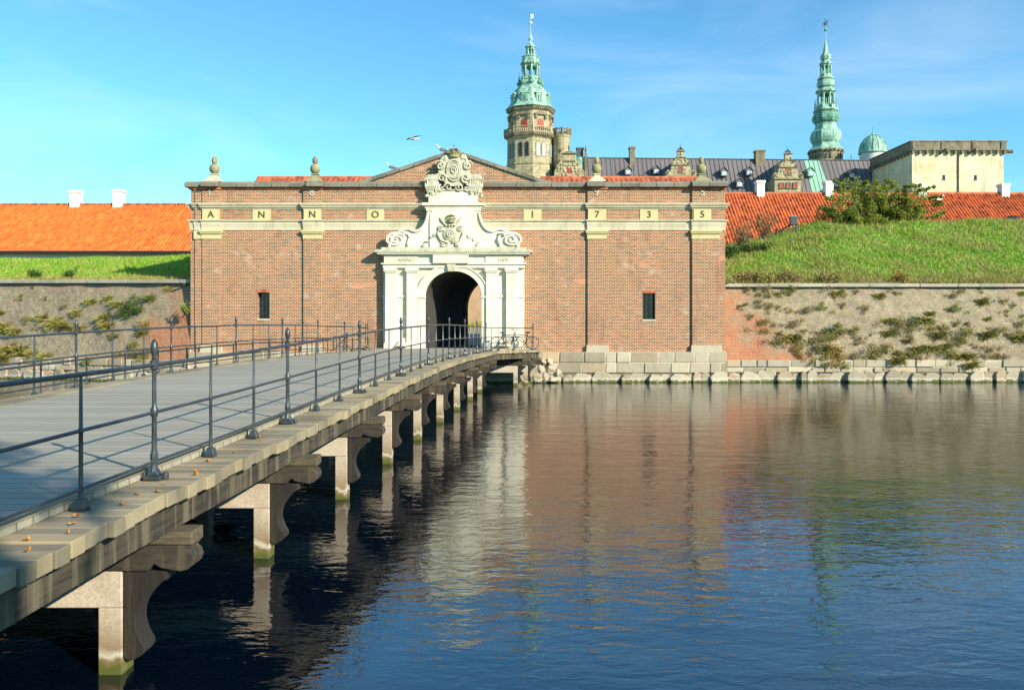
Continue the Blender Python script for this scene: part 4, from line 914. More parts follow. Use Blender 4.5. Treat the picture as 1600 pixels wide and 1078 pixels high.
# big spreading shrub on the right bank: sweeping limbs, leaf sprays with gaps
bx, by = PX(1378, 59), 59.0; bz = RB(bx, 59)
bush = thing('spreading_shrub', (bx, by, bz), 'large loose green shrub spreading on top of the right grass bank', 'shrub')
rb_ = random.Random(21); m = MB(); cs = []; rs = []
sil = [(1310, 300), (1322, 290), (1345, 290), (1370, 288), (1392, 284), (1412, 290), (1432, 300), (1446, 312), (1452, 322), (1300, 312), (1290, 330), (1303, 342), (1455, 340), (1335, 300), (1380, 296), (1420, 312), (1350, 310), (1330, 322), (1370, 318), (1395, 312), (1310, 330), (1340, 335), (1365, 338), (1390, 335), (1410, 338), (1430, 332), (1440, 345), (1360, 325), (1400, 325), (1325, 343), (1350, 345), (1380, 346), (1405, 347), (1425, 346)]
for px_, py_ in sil:
    dy = rb_.uniform(-1.6, 1.3); e = P(px_, py_+rb_.uniform(-2, 2), by+dy); s0 = Vector((bx+rb_.uniform(-.5, .5), by+rb_.uniform(-.4, .4), bz))
    mid = s0.lerp(e, .5)+Vector((0, 0, .5)); limb(m, s0, mid, .07, .045, .1, rr=rb_); limb(m, mid, e, .045, .015, .15, rr=rb_)
    for q in range(8): cs.append(tuple(s0.lerp(e, rb_.uniform(.45, 1.02))+Vector((rb_.uniform(-.55, .55), rb_.uniform(-.5, .5), rb_.uniform(-.3, .3))))); rs.append(rb_.uniform(.18, .46))
    for q in range(2):
        tip = e+Vector((rb_.uniform(-.8, .8)+(px_-1375)*.008, rb_.uniform(-.5, .5), rb_.uniform(.0, .35))); m.tube([e, tip], .014, 4, .006)
        for z_ in (.35, .7, 1): cs.append(tuple(e.lerp(tip, z_))); rs.append(.13)
m.build('branches', M['bark'], bush)
V, n = leaf_cloud(cs, 46000, rs, .062); V -= np.array((bx, by, bz)); np_mesh('foliage', V, n, 4, M['leaf'], parent=bush)
V, n = leaf_cloud(cs, 20000, rs, .058); V -= np.array((bx, by, bz)); np_mesh('pale_foliage', V, n, 4, M['leaf_olive'], parent=bush)
def twiggy(name, x, y, z, w, h, nb, nl, mat, label, cat='shrub', leaf=.06, lean=0):
    o = thing(name, (x, y, z), label, cat); m = MB(); cs = []; rr = random.Random(int(x*10))
    for k in range(nb):
        a = Vector((rr.uniform(-.25, .25)*w, rr.uniform(-.2, .2)*w, 0)); b = Vector((rr.uniform(-.5, .5)*w+lean, rr.uniform(-.3, .3)*w, h*rr.uniform(.55, 1)))
        limb(m, a, b, .014, .005, .12, 4, rr)
        for q in range(5): t_ = rr.uniform(.25, 1); c = a.lerp(b, t_); e = c+Vector((rr.uniform(-.3, .3), rr.uniform(-.3, .3), rr.uniform(.05, .4))); m.tube([c, e], .006, 4, .003); cs += [tuple(e), tuple(c.lerp(e, .5))]
    mo = m.build('branches', M['bark'], None); mo.parent = o
    V, n = leaf_cloud(cs, nl, .14, leaf); np_mesh('foliage', V, n, 4, M[mat], parent=o); return o
for (px_, py_, Y_, w_, h_, nb, nl, mt, lb_) in ((1160, 383, 56, 1.7, 2.1, 34, 900, 'leaf_brown', 'half-bare brown twiggy bush nearest the gate corner on the right bank'), (1195, 372, 57.5, 1.7, 2.2, 30, 700, 'leaf_brown', 'half-bare brown bush in front of the orange roof, right of another like it'), (1176, 378, 55.0, 2.4, .55, 22, 2400, 'leaf_dark', 'low dark ivy mound at the foot of the bare brown bushes'), (1140, 384, 54.2, .9, .8, 16, 1100, 'leaf_dark', 'small dark shrub against the right corner of the gatehouse'), (1290, 348, 59.6, 1.6, .8, 16, 600, 'leaf', 'thin low weeds left of the large shrub on the bank')):
    x = PX(px_, Y_); twiggy('bush', x, Y_, RB(x, Y_), w_, h_, nb, nl, mt, lb_)
for i, (px_, w_, mt, tx) in enumerate(((1165, 1.3, 'leaf_brown', 'brownish scrub clump on the coping nearest the gate'), (1232, 1.6, 'leaf_brown', 'purplish brown scrub clump on the coping, right of a smaller one'), (1292, 1.3, 'leaf_olive', 'scraggly yellow-green clump on the coping above a rust-red plant'), (1195, .8, 'leaf_olive', 'small olive clump on the coping between two brownish ones'), (1405, .7, 'leaf_rust', 'small reddish clump on the coping in the middle of the right wall'))):
    x = PX(px_, 46.0); twiggy('scrub', x, 46.0, RZC-.12, w_, .62, 22, 800, mt, tx)
# tufts rooted in the two rampart walls
def tuft_mesh(kind, seed):
    rr = np.random.default_rng(seed); n = 240
    if kind == 'grass':
        a = rr.uniform(-1.2, 1.2, n); b = rr.uniform(-.2, 1.2, n); l_ = rr.uniform(.35, 1.0, n); P0 = np.stack([rr.normal(0, .16, n), rr.uniform(-.05, .1, n), rr.normal(0, .08, n)], 1)
        d = np.stack([np.sin(a), -np.cos(a)*.6, np.sin(b)-.25], 1)*l_[:, None]; wv = np.stack([np.cos(a), np.zeros(n), rr.uniform(-.5, .5, n)], 1)*.028
        V = np.empty((n, 4, 3)); V[:, 0] = P0-wv; V[:, 1] = P0+wv; V[:, 2] = P0+wv*.7+d*.6; V[:, 3] = P0+d+np.array((0, 0, -.12)); return V.reshape(-1, 3), n
    C = rr.normal(size=(7, 3))*np.array((.42, .15, .26))+np.array((0, -.15, 0)); n = 900; i = rr.integers(0, 7, n); D = rr.normal(size=(n, 3))*.15
    P0 = C[i]+D; u = rr.normal(size=(n, 3)); u /= np.linalg.norm(u, axis=1)[:, None]; v = np.cross(u, rr.normal(size=(n, 3))); v /= np.linalg.norm(v, axis=1)[:, None]
    V = np.empty((n, 4, 3)); s = rr.uniform(.03, .07, (n, 1)); V[:, 0] = P0-u*s; V[:, 1] = P0+v*s*.5; V[:, 2] = P0+u*s; V[:, 3] = P0-v*s*.5; return V.reshape(-1, 3), n
TUFT = {}
COLN = {'leaf': 'green', 'leaf_olive': 'olive', 'leaf_dark': 'dark green', 'leaf_brown': 'brown', 'leaf_rust': 'rust-red and green', 'grass_dry': 'yellowish'}
def tuft_at(px_, py_, sz, kind, mat, side):
    yb, zc = (RY, RZC) if side == 'right' else (LY, LZC); bt_ = 1.5 if side == 'right' else LBAT
    k = (HOR-py_)/F; Y = yb
    for _ in range(8): z = EYE+k*Y; t_ = max(0, min(1, (z-1.12)/(zc-.17-1.12))); Y = (yb+.18+bt_*t_ if z > 1.12 else yb-.02)+(0 if side == 'right' else SH(PX(px_, Y)))
    x = PX(px_, Y); key = (kind, mat, random.randrange(3))
    if key not in TUFT:
        V, n = tuft_mesh(kind, hash(key) % 1000 if False else sum(map(ord, kind+mat))+key[2]); o = np_mesh('wall_plant', V, n, 4, M[mat]); TUFT[key] = o
    else: o = TUFT[key].copy(); COL.objects.link(o)
    o.location = (x, Y, z); s = sz/29/1.15*.74; o.scale = (s*random.uniform(.9, 1.2), s, s*random.uniform(.85, 1.1)*(1 if kind == 'grass' else .95)); o.rotation_euler = (0, random.uniform(-.3, .3), 0); return o
def zz(x, y): return (1120+x*.3, 420+y*.3)
tu = [(160,112,16,'bush','leaf'),(215,118,22,'bush','leaf'),(262,125,24,'bush','leaf'),(305,135,24,'bush','leaf_olive'),(292,82,14,'bush','leaf_dark'),(395,115,24,'bush','leaf_olive'),(590,128,30,'bush','leaf_olive'),(640,125,18,'grass','grass_dry'),(730,122,14,'bush','leaf_olive'),(845,145,20,'grass','leaf_olive'),(920,122,16,'bush','leaf_olive'),(770,75,14,'bush','leaf_brown'),(610,75,16,'grass','leaf_brown'),
(1130,72,10,'bush','leaf'),(1220,140,18,'bush','leaf_brown'),(1258,118,14,'bush','leaf_brown'),(1380,175,26,'grass','leaf_olive'),(1474,172,20,'bush','leaf_olive'),(1545,195,16,'bush','leaf_olive'),(1590,130,16,'grass','grass_dry'),(1375,112,14,'bush','leaf_olive'),(215,185,22,'bush','leaf_olive'),(275,205,26,'bush','leaf_olive'),(320,203,14,'bush','leaf_olive'),(140,200,14,'bush','leaf_dark'),(375,215,14,'bush','leaf_rust'),(455,218,24,'bush','leaf_brown'),(555,200,22,'bush','leaf'),(660,190,14,'bush','leaf_olive'),(775,215,22,'bush','leaf_olive'),(180,252,16,'bush','leaf_olive'),(1215,208,16,'bush','leaf_brown'),(1252,208,18,'bush','leaf'),(1508,232,14,'bush','leaf_olive'),
(245,300,32,'bush','leaf_olive'),(300,285,20,'bush','leaf_brown'),(380,290,30,'bush','leaf_brown'),(440,325,14,'bush','leaf_olive'),(320,340,16,'grass','leaf_olive'),(280,390,26,'bush','leaf_olive'),(345,375,28,'bush','leaf_olive'),(400,365,30,'grass','leaf_olive'),(390,415,22,'bush','leaf_brown'),(515,335,16,'bush','leaf_olive'),(605,330,24,'bush','leaf_dark'),(640,335,34,'bush','leaf_olive'),(690,328,24,'bush','leaf_olive'),(645,293,14,'bush','leaf_dark'),(885,275,20,'grass','grass_dry'),(930,300,34,'bush','leaf_olive'),(965,285,28,'bush','leaf_brown'),(890,340,24,'grass','leaf_olive'),(1045,275,30,'bush','leaf_dark'),(1090,275,28,'grass','leaf'),(1110,235,18,'grass','leaf'),(1100,320,28,'bush','leaf'),(1005,335,26,'bush','leaf_olive'),(990,380,18,'grass','leaf_brown'),(1150,350,34,'grass','leaf_olive'),(1190,315,20,'bush','leaf_olive'),(1255,285,16,'bush','leaf_olive'),(1310,285,14,'bush','leaf_brown'),(1410,262,14,'grass','grass_dry'),(1300,345,38,'bush','leaf_olive'),(1255,375,24,'bush','leaf_olive'),(1410,345,34,'grass','leaf_olive'),(1450,315,18,'bush','leaf_brown'),(1500,342,18,'bush','leaf_olive'),(1575,310,26,'bush','leaf_olive'),(1585,365,30,'grass','leaf_olive'),(1590,260,20,'bush','leaf_olive'),(1350,400,16,'bush','leaf_brown'),
(520,395,34,'bush','leaf_olive'),(575,385,36,'bush','leaf_olive'),(560,425,34,'bush','leaf'),(610,430,44,'bush','leaf_rust'),(600,470,34,'bush','leaf_rust'),(565,480,24,'bush','leaf'),(655,505,18,'bush','leaf'),(700,458,22,'bush','leaf_brown'),(430,450,26,'bush','leaf_rust'),(490,440,14,'bush','leaf_brown'),(745,355,18,'bush','leaf_brown'),(720,390,12,'bush','leaf_olive'),(800,345,8,'bush','leaf_dark'),(830,440,34,'bush','leaf_olive'),(800,465,22,'bush','leaf_olive'),(880,415,22,'bush','leaf'),(925,440,36,'bush','leaf_olive'),(940,480,30,'grass','leaf_olive'),(985,450,26,'bush','leaf_olive'),(1050,425,32,'grass','leaf_olive'),(1055,455,22,'bush','leaf_brown'),(1120,420,30,'grass','grass_dry'),(1180,410,28,'grass','leaf_olive'),(1225,460,34,'bush','leaf_olive'),(1290,465,34,'grass','leaf_olive'),(1320,505,26,'grass','leaf_olive'),(1375,455,24,'bush','leaf_olive'),(1425,410,24,'bush','leaf_brown'),(1455,460,18,'bush','leaf_brown'),(1495,460,14,'bush','leaf_brown'),(1545,360,14,'grass','grass_dry'),(1480,590,0,'grass','grass_dry')]
def place_tufts(lst, conv, side, wallname):
    rows = {'upper': [], 'middle': [], 'lower': []}
    for x, y, s, k, mt in lst:
        if s == 0: continue
        if mt == 'leaf' and rc.random() < .75: mt = 'leaf_olive'
        px_, py_ = conv(x, y); rows['upper' if py_ < 487 else 'middle' if py_ < 525 else 'lower'].append((px_, py_, s, k, mt))
    for rn, L_ in rows.items():
        L_.sort(key=lambda q: q[0] if side == 'right' else -q[0]); cnt = {}
        for px_, py_, s, k, mt in L_:
            o = tuft_at(px_, py_, s, k, mt, side); sz = 'small' if s < 18 else 'large' if s > 29 else 'medium'
            key = (sz, COLN[mt], k); cnt[key] = cnt.get(key, 0)+1
            what = 'grassy tuft' if k == 'grass' else 'leafy tuft'
            lab = '%s %s %s, %s of its kind from the gate, %s %s wall' % (sz, COLN[mt], what, ORD[cnt[key]-1], rn, side)
            tag(o, lab, 'wall plant', 'plants growing from the %s rampart wall' % side)
place_tufts(tu, zz, 'right', '')
def z8(x, y): return (x*.3153, 280+y*.3153)
tl = [(720,620,34,'bush','leaf_dark'),(650,665,34,'bush','leaf_dark'),(690,645,30,'bush','leaf_dark'),(755,590,18,'grass','grass_dry'),(590,625,30,'grass','grass_dry'),(550,590,20,'grass','grass_dry'),(450,610,24,'grass','grass_dry'),(500,610,16,'bush','leaf_olive'),(325,630,14,'bush','leaf_olive'),(230,590,10,'bush','leaf_olive'),(110,585,14,'bush','leaf_olive'),(175,535,8,'bush','leaf_dark'),(145,700,22,'bush','leaf_olive'),(215,690,30,'grass','grass_dry'),(30,735,34,'grass','grass_dry'),(80,760,32,'grass','grass_dry'),(270,715,32,'grass','grass_dry'),(330,730,28,'grass','leaf_olive'),(385,665,24,'grass','grass_dry'),(400,740,24,'grass','grass_dry'),(525,690,30,'grass','leaf_olive'),(540,735,28,'grass','leaf_olive'),(575,780,22,'grass','leaf_olive'),(725,730,30,'bush','leaf_olive'),(715,760,26,'grass','leaf_olive'),(180,750,16,'bush','leaf_olive'),(50,850,36,'grass','leaf_olive'),(110,855,36,'grass','leaf_olive'),(165,870,30,'grass','grass_dry'),(230,880,26,'grass','grass_dry'),(20,890,28,'grass','leaf_olive'),(440,898,20,'grass','grass_dry'),(670,840,30,'bush','leaf_olive'),(700,870,30,'bush','leaf_brown'),(725,895,20,'bush','leaf'),(15,665,20,'grass','leaf_olive'),(840,545,14,'grass','grass_dry'),(370,560,8,'bush','leaf_olive'),(370,490,16,'bush','leaf_dark'),(175,492,14,'bush','leaf_dark'),(315,455,14,'bush','leaf_dark')]
place_tufts([q for q in tl if q[1] > 500], z8, 'left', '')
for i, (px_, py_, w_) in enumerate(((118, 433, .5), (56, 432, .4))):
    x = PX(px_, 48.4); twiggy('bush', x, YS(x, 45.6, LY+1.0, 60.5), LB(x, 45.6)-.05, w_, .45, 10, 500, 'leaf_dark', ('dark round clump on the left bank behind the coping, nearer the gate', 'dark round clump on the left bank behind the coping, further from the gate')[i])
# small ferns at the gate's left corner
o = twiggy('fern', GL-.1, 43.7, gz(492), .35, .35, 9, 160, 'leaf', 'small green fern growing from the left corner of the gatehouse', 'plant')
# ------------------------------------------------------------------ iron spouts at both ends, handrail and meter box on the bank
def spout(px_, py_, Y_, sgn, label):
    c = P(px_, py_, Y_); o = thing('water_spout', c, label, 'spout')
    MB().tube([(c.x, c.y+.5, c.z), (c.x, c.y-.1, c.z+.02), (c.x+sgn*.12, c.y-.55, c.z+.18)], .055, 8).build('pipe', M['steel'], o, True)
    MB().lathe([(.07, 0), (.08, .04), (.07, .08)], (c.x, c.y+.1, c.z-.04), 8).build('collar', M['iron'], o); return o
spout(1136, 443, 44.9, .6, 'slanting metal spout at the right corner of the gatehouse'); spout(291, 446, 44.6, -.6, 'slanting metal spout at the left corner of the gatehouse')
hr = thing('handrail', P(1228, 358, 58), 'dark sloping handrail on the bank edge in front of the orange roof', 'handrail')
MB().tube([P(1211, 366, 58), P(1226, 356.5, 58), P(1244, 347, 58)], .07, 6).build('rail', M['black'], hr)
m = MB()
for px_, py_ in ((1212, 366), (1222, 360), (1233, 354)): q = P(px_, py_, 58); m = MB().tube([q, q+Vector((0, 0, -.8))], .035, 6); m.build('post', M['black'], hr)
bxp = P(1240, 350, 58); mbx = thing('meter_box', bxp, 'grey metal box on a post at the upper end of the dark handrail', 'box')
MB().box(bxp.x-.28, bxp.x+.22, 57.8, 58.1, bxp.z-.1, bxp.z+.45).build('cabinet', M['iron'], mbx, bevel=.03); MB().box(bxp.x-.31, bxp.x+.25, 57.75, 58.15, bxp.z+.45, bxp.z+.52).build('lid', M['steel'], mbx, bevel=.02)
MB().box(bxp.x+.12, bxp.x+.24, 57.9, 58.02, bxp.z-1.0, bxp.z-.1).build('post', M['iron'], mbx)

# ------------------------------------------------------------------ castle
CY = 170.0; CS = F/CY
def qx(px, y=CY): return (px-800)*y/F
def qz(py, y=CY): return EYE+(HOR-py)*y/F
castle = thing('castle_wing', (qx(1150), CY, 2.6), 'long castle wing with grey lead roof behind the orange roof', 'castle')
RX0, RX1 = qx(880), qx(1515); ev = 10.0
zr0, zr1 = qz(247), qz(253); zev = 20.0; yev = CY-ev
m = MB().hexa([(RX0, yev+.5, 2.6), (RX1, yev+.5, 2.6), (RX1, CY+ev, 2.6), (RX0, CY+ev, 2.6), (RX0, yev+.5, zev), (RX1, yev+.5, zev), (RX1, CY+ev, zev), (RX0, CY+ev, zev)]); m.build('wall', M['castle'], castle)
def roofpt(x, t_, lift=0): return (x, lerp(yev, CY, t_), lerp(zev, lerp(zr0, zr1, (x-RX0)/(RX1-RX0)), t_)+lift)
def roofslab(xa, xb, xc, xd, mat, name, lift=0):   # bottom xa..xb, top xd..xc
    return MB().add([roofpt(xa, 0, lift), roofpt(xb, 0, lift), roofpt(xc, 1, lift), roofpt(xd, 1, lift), (xd, CY+ev, zev), (xc, CY+ev, zev)], [(0, 1, 2, 3), (3, 2, 5, 4)]).build(name, M[mat], castle)
C0, C1 = qx(1256), qx(1279)
lead = roofslab(RX0, C0-.0, C0, RX0, 'lead', 'lead_roof'); roofslab(C1+1.6, RX1, RX1, C1, 'lead', 'lead_roof'); cop = roofslab(C0, C1+1.6, C1, C0, 'copper_roof', 'copper_roof')
x = RX0+.4; m = MB(); m2 = MB()
while x < RX1:
    a, b = Vector(roofpt(x, 0, .06)), Vector(roofpt(x, 1, .06)); (m2 if C0 < x < C1+1 else m).tube([a, b], .055, 4); x += .92
m.build('roof_seams', M['seam'], lead); m2.build('roof_seams', M['copper_dark'], cop)
m = MB().tube([roofpt(RX0, 1, .05), roofpt(RX1, 1, .05)], .14, 6); m.build('ridge', M['seam'], lead)
def roof_at(px_, py_):
    k = (HOR-py_)/F; t_ = 0
    for _ in range(12):
        Y = lerp(yev, CY, t_); X = (px_-800)*Y/F; zr = lerp(zr0, zr1, (X-RX0)/(RX1-RX0)); t_ = (EYE+k*yev-zev)/((zr-zev)-k*(CY-yev))
    Y = lerp(yev, CY, t_); return (px_-800)*Y/F, Y, EYE+k*Y
for px_, py_ in ((980, 271), (1024, 270), (1129, 273), (1168, 272), (1153, 290), (1264, 273), (1327, 276), (1304, 290)):
    X, Y, Z = roof_at(px_, py_)
    d = MB().prism([(X-.62, Z-.5), (X+.62, Z-.5), (X+.62, Z+.45), (X, Z+1.05), (X-.62, Z+.45)], Y-1.3, Y+.6).build('roof_dormer', M['lead'] if px_ != 1264 else M['copper_roof'], castle)
    MB().box(X-.45, X+.45, Y-1.36, Y-1.31, Z-.38, Z+.38).build('dormer_window', M['paleglass'], d)
    MB().prism([(X-.85, Z+.35), (X, Z+1.25), (X+.85, Z+.35), (X+.85, Z+.5), (X, Z+1.4), (X-.85, Z+.5)], Y-1.5, Y+.5).build('dormer_roof', M['lead'] if px_ != 1264 else M['copper_roof'], d)
for px0, px1, pt in ((983, 991, 231), (1179, 1193, 236), (901, 911, 232)):
    X0, X1 = qx(px0), qx(px1); c = MB().box(X0, X1, CY-1.0, CY+.6, qz(262), qz(pt+3)).build('chimney', M['castle_dark'], castle); MB().box(X0-.12, X1+.12, CY-1.1, CY+.7, qz(pt+3), qz(pt)).build('chimney_cap', M['castle_dark'], c)
def gable(cx, top, base, hw, label_rows, Y=CY-9, low=None, name='gable'):
    """scrolled renaissance gable; cx, top, base in picture units at depth Y"""
    X = qx(cx, Y); s = Y/F; g_ = lambda x, y: (X+x*s, qz(y, Y))
    H = base-top
    half = [(hw, base), (hw, base-.10*H), (hw*.98, base-.17*H), (hw*.80, base-.24*H), (hw*.72, base-.16*H), (hw*.66, base-.22*H), (hw*.60, base-.36*H), (hw*.52, base-.44*H), (hw*.55, base-.50*H), (hw*.42, base-.58*H), (hw*.28, base-.66*H), (hw*.20, base-.74*H), (hw*.22, base-.86*H), (hw*.22, base-.90*H)]
    pts = [g_(-x, y) for x, y in half]+[g_(x, y) for x, y in half[::-1]]
    o = MB().prism(pts, Y, Y+.7).build(name, M['castle'], castle, bevel=.04)
    if low: MB().box(X-hw*.86*s, X+hw*.86*s, Y+.1, Y+9, qz(low, Y), qz(base, Y)).prism([(X-hw*.7*s, qz(base, Y)), (X+hw*.7*s, qz(base, Y)), (X, qz(top+.25*H, Y))], Y+.6, Y+12).build('gable_house', M['castle'], o)
    else: MB().prism([(X-hw*.7*s, qz(base, Y)), (X+hw*.7*s, qz(base, Y)), (X, qz(top+.25*H, Y))], Y+.6, Y+12).build('gable_house', M['lead'], o)
    m = MB()
    for py_, ww in ((base, hw*.98), (base-.40*H, hw*.60), (base-.66*H, hw*.32), (base-.88*H, hw*.30)): m.box(X-ww*s, X+ww*s, Y-.22, Y+.1, qz(py_+.5, Y), qz(py_-.9, Y))
    m.build('gable_cornice', M['castle_dark'], o)
    for sg in (-1, 1):
        mm = MB()
        for (fx, fy, r_) in ((.86, .12, .13), (.55, .47, .08), (.34, .62, .06)):
            c = g_(sg*hw*fx, base-fy*H); rr_ = r_*hw*s*1.1; mm.tube([(c[0]+rr_*q/24*math.cos(q*.45*sg), Y-.08, c[1]+rr_*q/24*math.sin(q*.45)) for q in range(25)], .10, 5)
        mm.build('scroll', M['castle_dark'], o)
    mm = MB(); rr = random.Random(cx)
    for k in range(26):
        fy = rr.uniform(.05, .8); w_ = hw*(.8-fy*.75); c = g_(rr.uniform(-1, 1)*w_, base-fy*H); mm.ball((c[0], Y-.02, c[1]), rr.uniform(.12, .3), .16, rr.uniform(.12, .3), 6, 5)
    mm.build('carving', M['castle'], o)
    zt_ = qz(top, Y); w_ = .62; mm = MB(); mm.lathe([(w_*.6, 0), (w_*.62, .3), (w_*.55, .35)], (X, Y+.3, zt_-.9), 8)
    for k in range(6):
        a = k*math.pi/3; mm.tube([(X+w_*.6*math.sin(a), Y+.3-w_*.6*math.cos(a), zt_-.6), (X+w_*.85*math.sin(a), Y+.3-w_*.85*math.cos(a), zt_-.25), (X, Y+.3, zt_+.05)], .09, 5)
    mm.ball((X, Y+.3, zt_+.15), .14); mm.tube([(X, Y+.3, zt_), (X, Y+.3, zt_+.75)], .04, 5); mm.build('crown', M['seam'], o)
    for (wx, wy, ww, wh) in label_rows:
        c = g_(wx, wy); r_ = MB().box(c[0]-ww*s/2, c[0]+ww*s/2, Y-.06, Y-.0, c[1]-wh*s/2, c[1]+wh*s/2).build('shutter', M['red'], o)
        MB().box(c[0]-ww*s*.5-.14, c[0]-ww*s*.5, Y-.12, Y-.01, c[1]-wh*s*.5-.12, c[1]+wh*s*.5+.12).box(c[0]+ww*s*.5, c[0]+ww*s*.5+.14, Y-.12, Y-.01, c[1]-wh*s*.5-.12, c[1]+wh*s*.5+.12).box(c[0]-ww*s*.5, c[0]+ww*s*.5, Y-.11, Y-.01, c[1]+wh*s*.5, c[1]+wh*s*.5+.14).box(c[0]-ww*s*.5-.2, c[0]+ww*s*.5+.2, Y-.2, Y-.01, c[1]-wh*s*.5-.16, c[1]-wh*s*.5).build('window_frame', M['castle_dark'], r_)
    return o
gable(1063.5, 231, 276, 24, [(0, 265, 5.5, 9)], low=310)
gable(1231.5, 235, 280, 24, [(0, 268, 5.5, 10), (-10, 290, 5, 7.5), (0.5, 290, 5, 7.5), (11, 290, 5, 7.5)], low=320)
# small shaped gable and copper turret beside the big tower
Yg = 155; X = qx(889, Yg); s = Yg/F
hg = thing('small_gable', (X, Yg, 2.6), 'small pedimented stone gable with red shutter, right of the great tower', 'gable')
MB().prism([(X+x*s, qz(y, Yg)) for x, y in [(-23, 276), (-23, 268), (-17, 258), (-14, 252), (-9, 250), (-9, 240), (10, 240), (10, 250), (15, 253), (18, 260), (24, 268), (24, 276), (24, 320), (-23, 320)]], Yg, Yg+1.2).build('wall', M['castle'], hg, bevel=.05)
MB().prism([(X+x*s, qz(y, Yg)) for x, y in [(-11.5, 240.5), (12.5, 240.5), (.5, 235.5)]], Yg-.35, Yg+.8).build('pediment', M['castle_dark'], hg)
MB().box(X-9*s, X+10*s, Yg-.18, Yg, qz(253, Yg), qz(251, Yg)).build('cornice', M['castle_dark'], hg)
MB().lathe([(.18, 0), (.1, .3), (.22, .5), (.18, .8), (.03, 1.2)], (X+.3*s, Yg+.3, qz(236, Yg)), 8).build('finial', M['castle_dark'], hg)
r_ = MB().prism([(X+x*s, qz(y, Yg)) for x, y in [(-3, 271), (4, 271), (4, 263), (2.8, 261), (.5, 260), (-1.8, 261), (-3, 263)]], Yg-.08, Yg-.01).build('shutter', M['red'], hg)
mm = MB(); rr = random.Random(4)
for k in range(40): mm.ball((X+rr.uniform(-19, 19)*s, Yg-.02, qz(rr.uniform(255, 274), Yg)), rr.uniform(.12, .3), .2, rr.uniform(.12, .35), 6, 5)
mm.build('carving', M['castle'], hg)
Yt = 160; X = qx(906, Yt)
ct = thing('copper_turret', (X, Yt, 2.6), 'narrow copper-clad roof turret with dark chimney head, between small gable and lead roof', 'turret')
MB().box(X-.95, X+.95, Yt-1, Yt+1, qz(310, Yt), qz(247, Yt)).build('body', M['copper'], ct); MB().box(X-.6, X+.6, Yt-.6, Yt+.6, qz(247, Yt), qz(233, Yt)).build('chimney', M['seam'], ct); MB().box(X-.72, X+.72, Yt-.7, Yt+.7, qz(233, Yt), qz(231.5, Yt)).build('cap', M['castle_dark'], ct)
X2 = qx(914.5, Yt); MB().box(X2-.25, X2+.25, Yt-1.4, Yt-.9, qz(310, Yt), qz(243, Yt)).lathe([(.35, 0), (.2, .3), (.3, .8), (.05, 1.6)], (X2, Yt-1.15, qz(243, Yt)), 6).build('corner_pinnacle', M['castle_dark'], ct)
# great tower -----------------------------------------------------
TY = 160.0; ts = TY/F; TX = qx(829, TY); A8 = R(4.0)
tower = thing('great_tower', (TX, TY, 2.6), 'tall octagonal stone tower with balcony and green copper spire, centre of the skyline', 'tower')
def tl_(name, mat, prof, n=8, rot=A8, parent=tower, smooth=False, bevel=0): # prof [(px half-width, py)] bottom->top
    return MB().lathe([(w*ts*1.04, qz(y, TY)) for w, y in prof], (TX, TY, 0), n, rot).build(name, M[mat], parent, smooth, bevel)
low = tl_('lower_drum', 'castle', [(36, 320), (36, 262), (37, 261.5), (37, 259.5), (35.5, 259), (35, 222), (37, 219)])
bal = tl_('balcony_floor', 'castle_dark', [(37, 219), (40, 216.5), (40.5, 214), (38, 213.5)]); up_ = tl_('upper_drum', 'castle', [(34, 214), (33.5, 177), (35, 176)])
tl_('eaves', 'castle_dark', [(35, 177.5), (37, 174.5), (38, 173)])
dome = tl_('bell_roof', 'copper', [(38.5, 173.2), (36, 171), (31.5, 165.5), (28.8, 159), (28, 152), (26.5, 146), (22.5, 141), (18, 137.5)])
def oct_pts(hw, rot=A8): return [(TX+hw*ts*1.04*math.sin(rot+2*math.pi*k/8), TY-hw*ts*1.04*math.cos(rot+2*math.pi*k/8)) for k in range(8)]
def balustrade(pts, z0, z1, nb, parent, mat='castle_dark', pinn=True, closed=True):
    n = len(pts)
    for i in range(n):
        a, b = Vector((*pts[i], 0)), Vector((*pts[(i+1) % n], 0)); d = (b-a); L_ = d.length; ang = math.atan2(d.y, d.x)
        mid = (a+b)/2; M4 = Matrix.Translation((mid.x, mid.y, z1-.1)) @ Matrix.Rotation(ang, 4, 'Z'); mm = MB().mbox(M4, L_/2, .16, .1)
        M4 = Matrix.Translation((mid.x, mid.y, z0+.1)) @ Matrix.Rotation(ang, 4, 'Z'); mm.mbox(M4, L_/2, .16, .1)
        for k in range(nb): q = a.lerp(b, (k+.5)/nb); mm.lathe([(.09, 0), (.15, (z1-z0)*.35), (.07, (z1-z0)*.75), (.09, z1-z0-.1)], (q.x, q.y, z0), 6)
        mm.lathe([(.2, 0), (.2, z1-z0+.12)], (a.x, a.y, z0), 4); mm.build('balustrade', M[mat], parent)
balustrade(oct_pts(39), qz(214, TY), qz(204.5, TY), 9, bal, 'castle')
def face_frame(k, hw, rot=A8):
    p_ = oct_pts(hw, rot); a, b = Vector((*p_[k], 0)), Vector((*p_[(k+1) % 8], 0)); return a, b
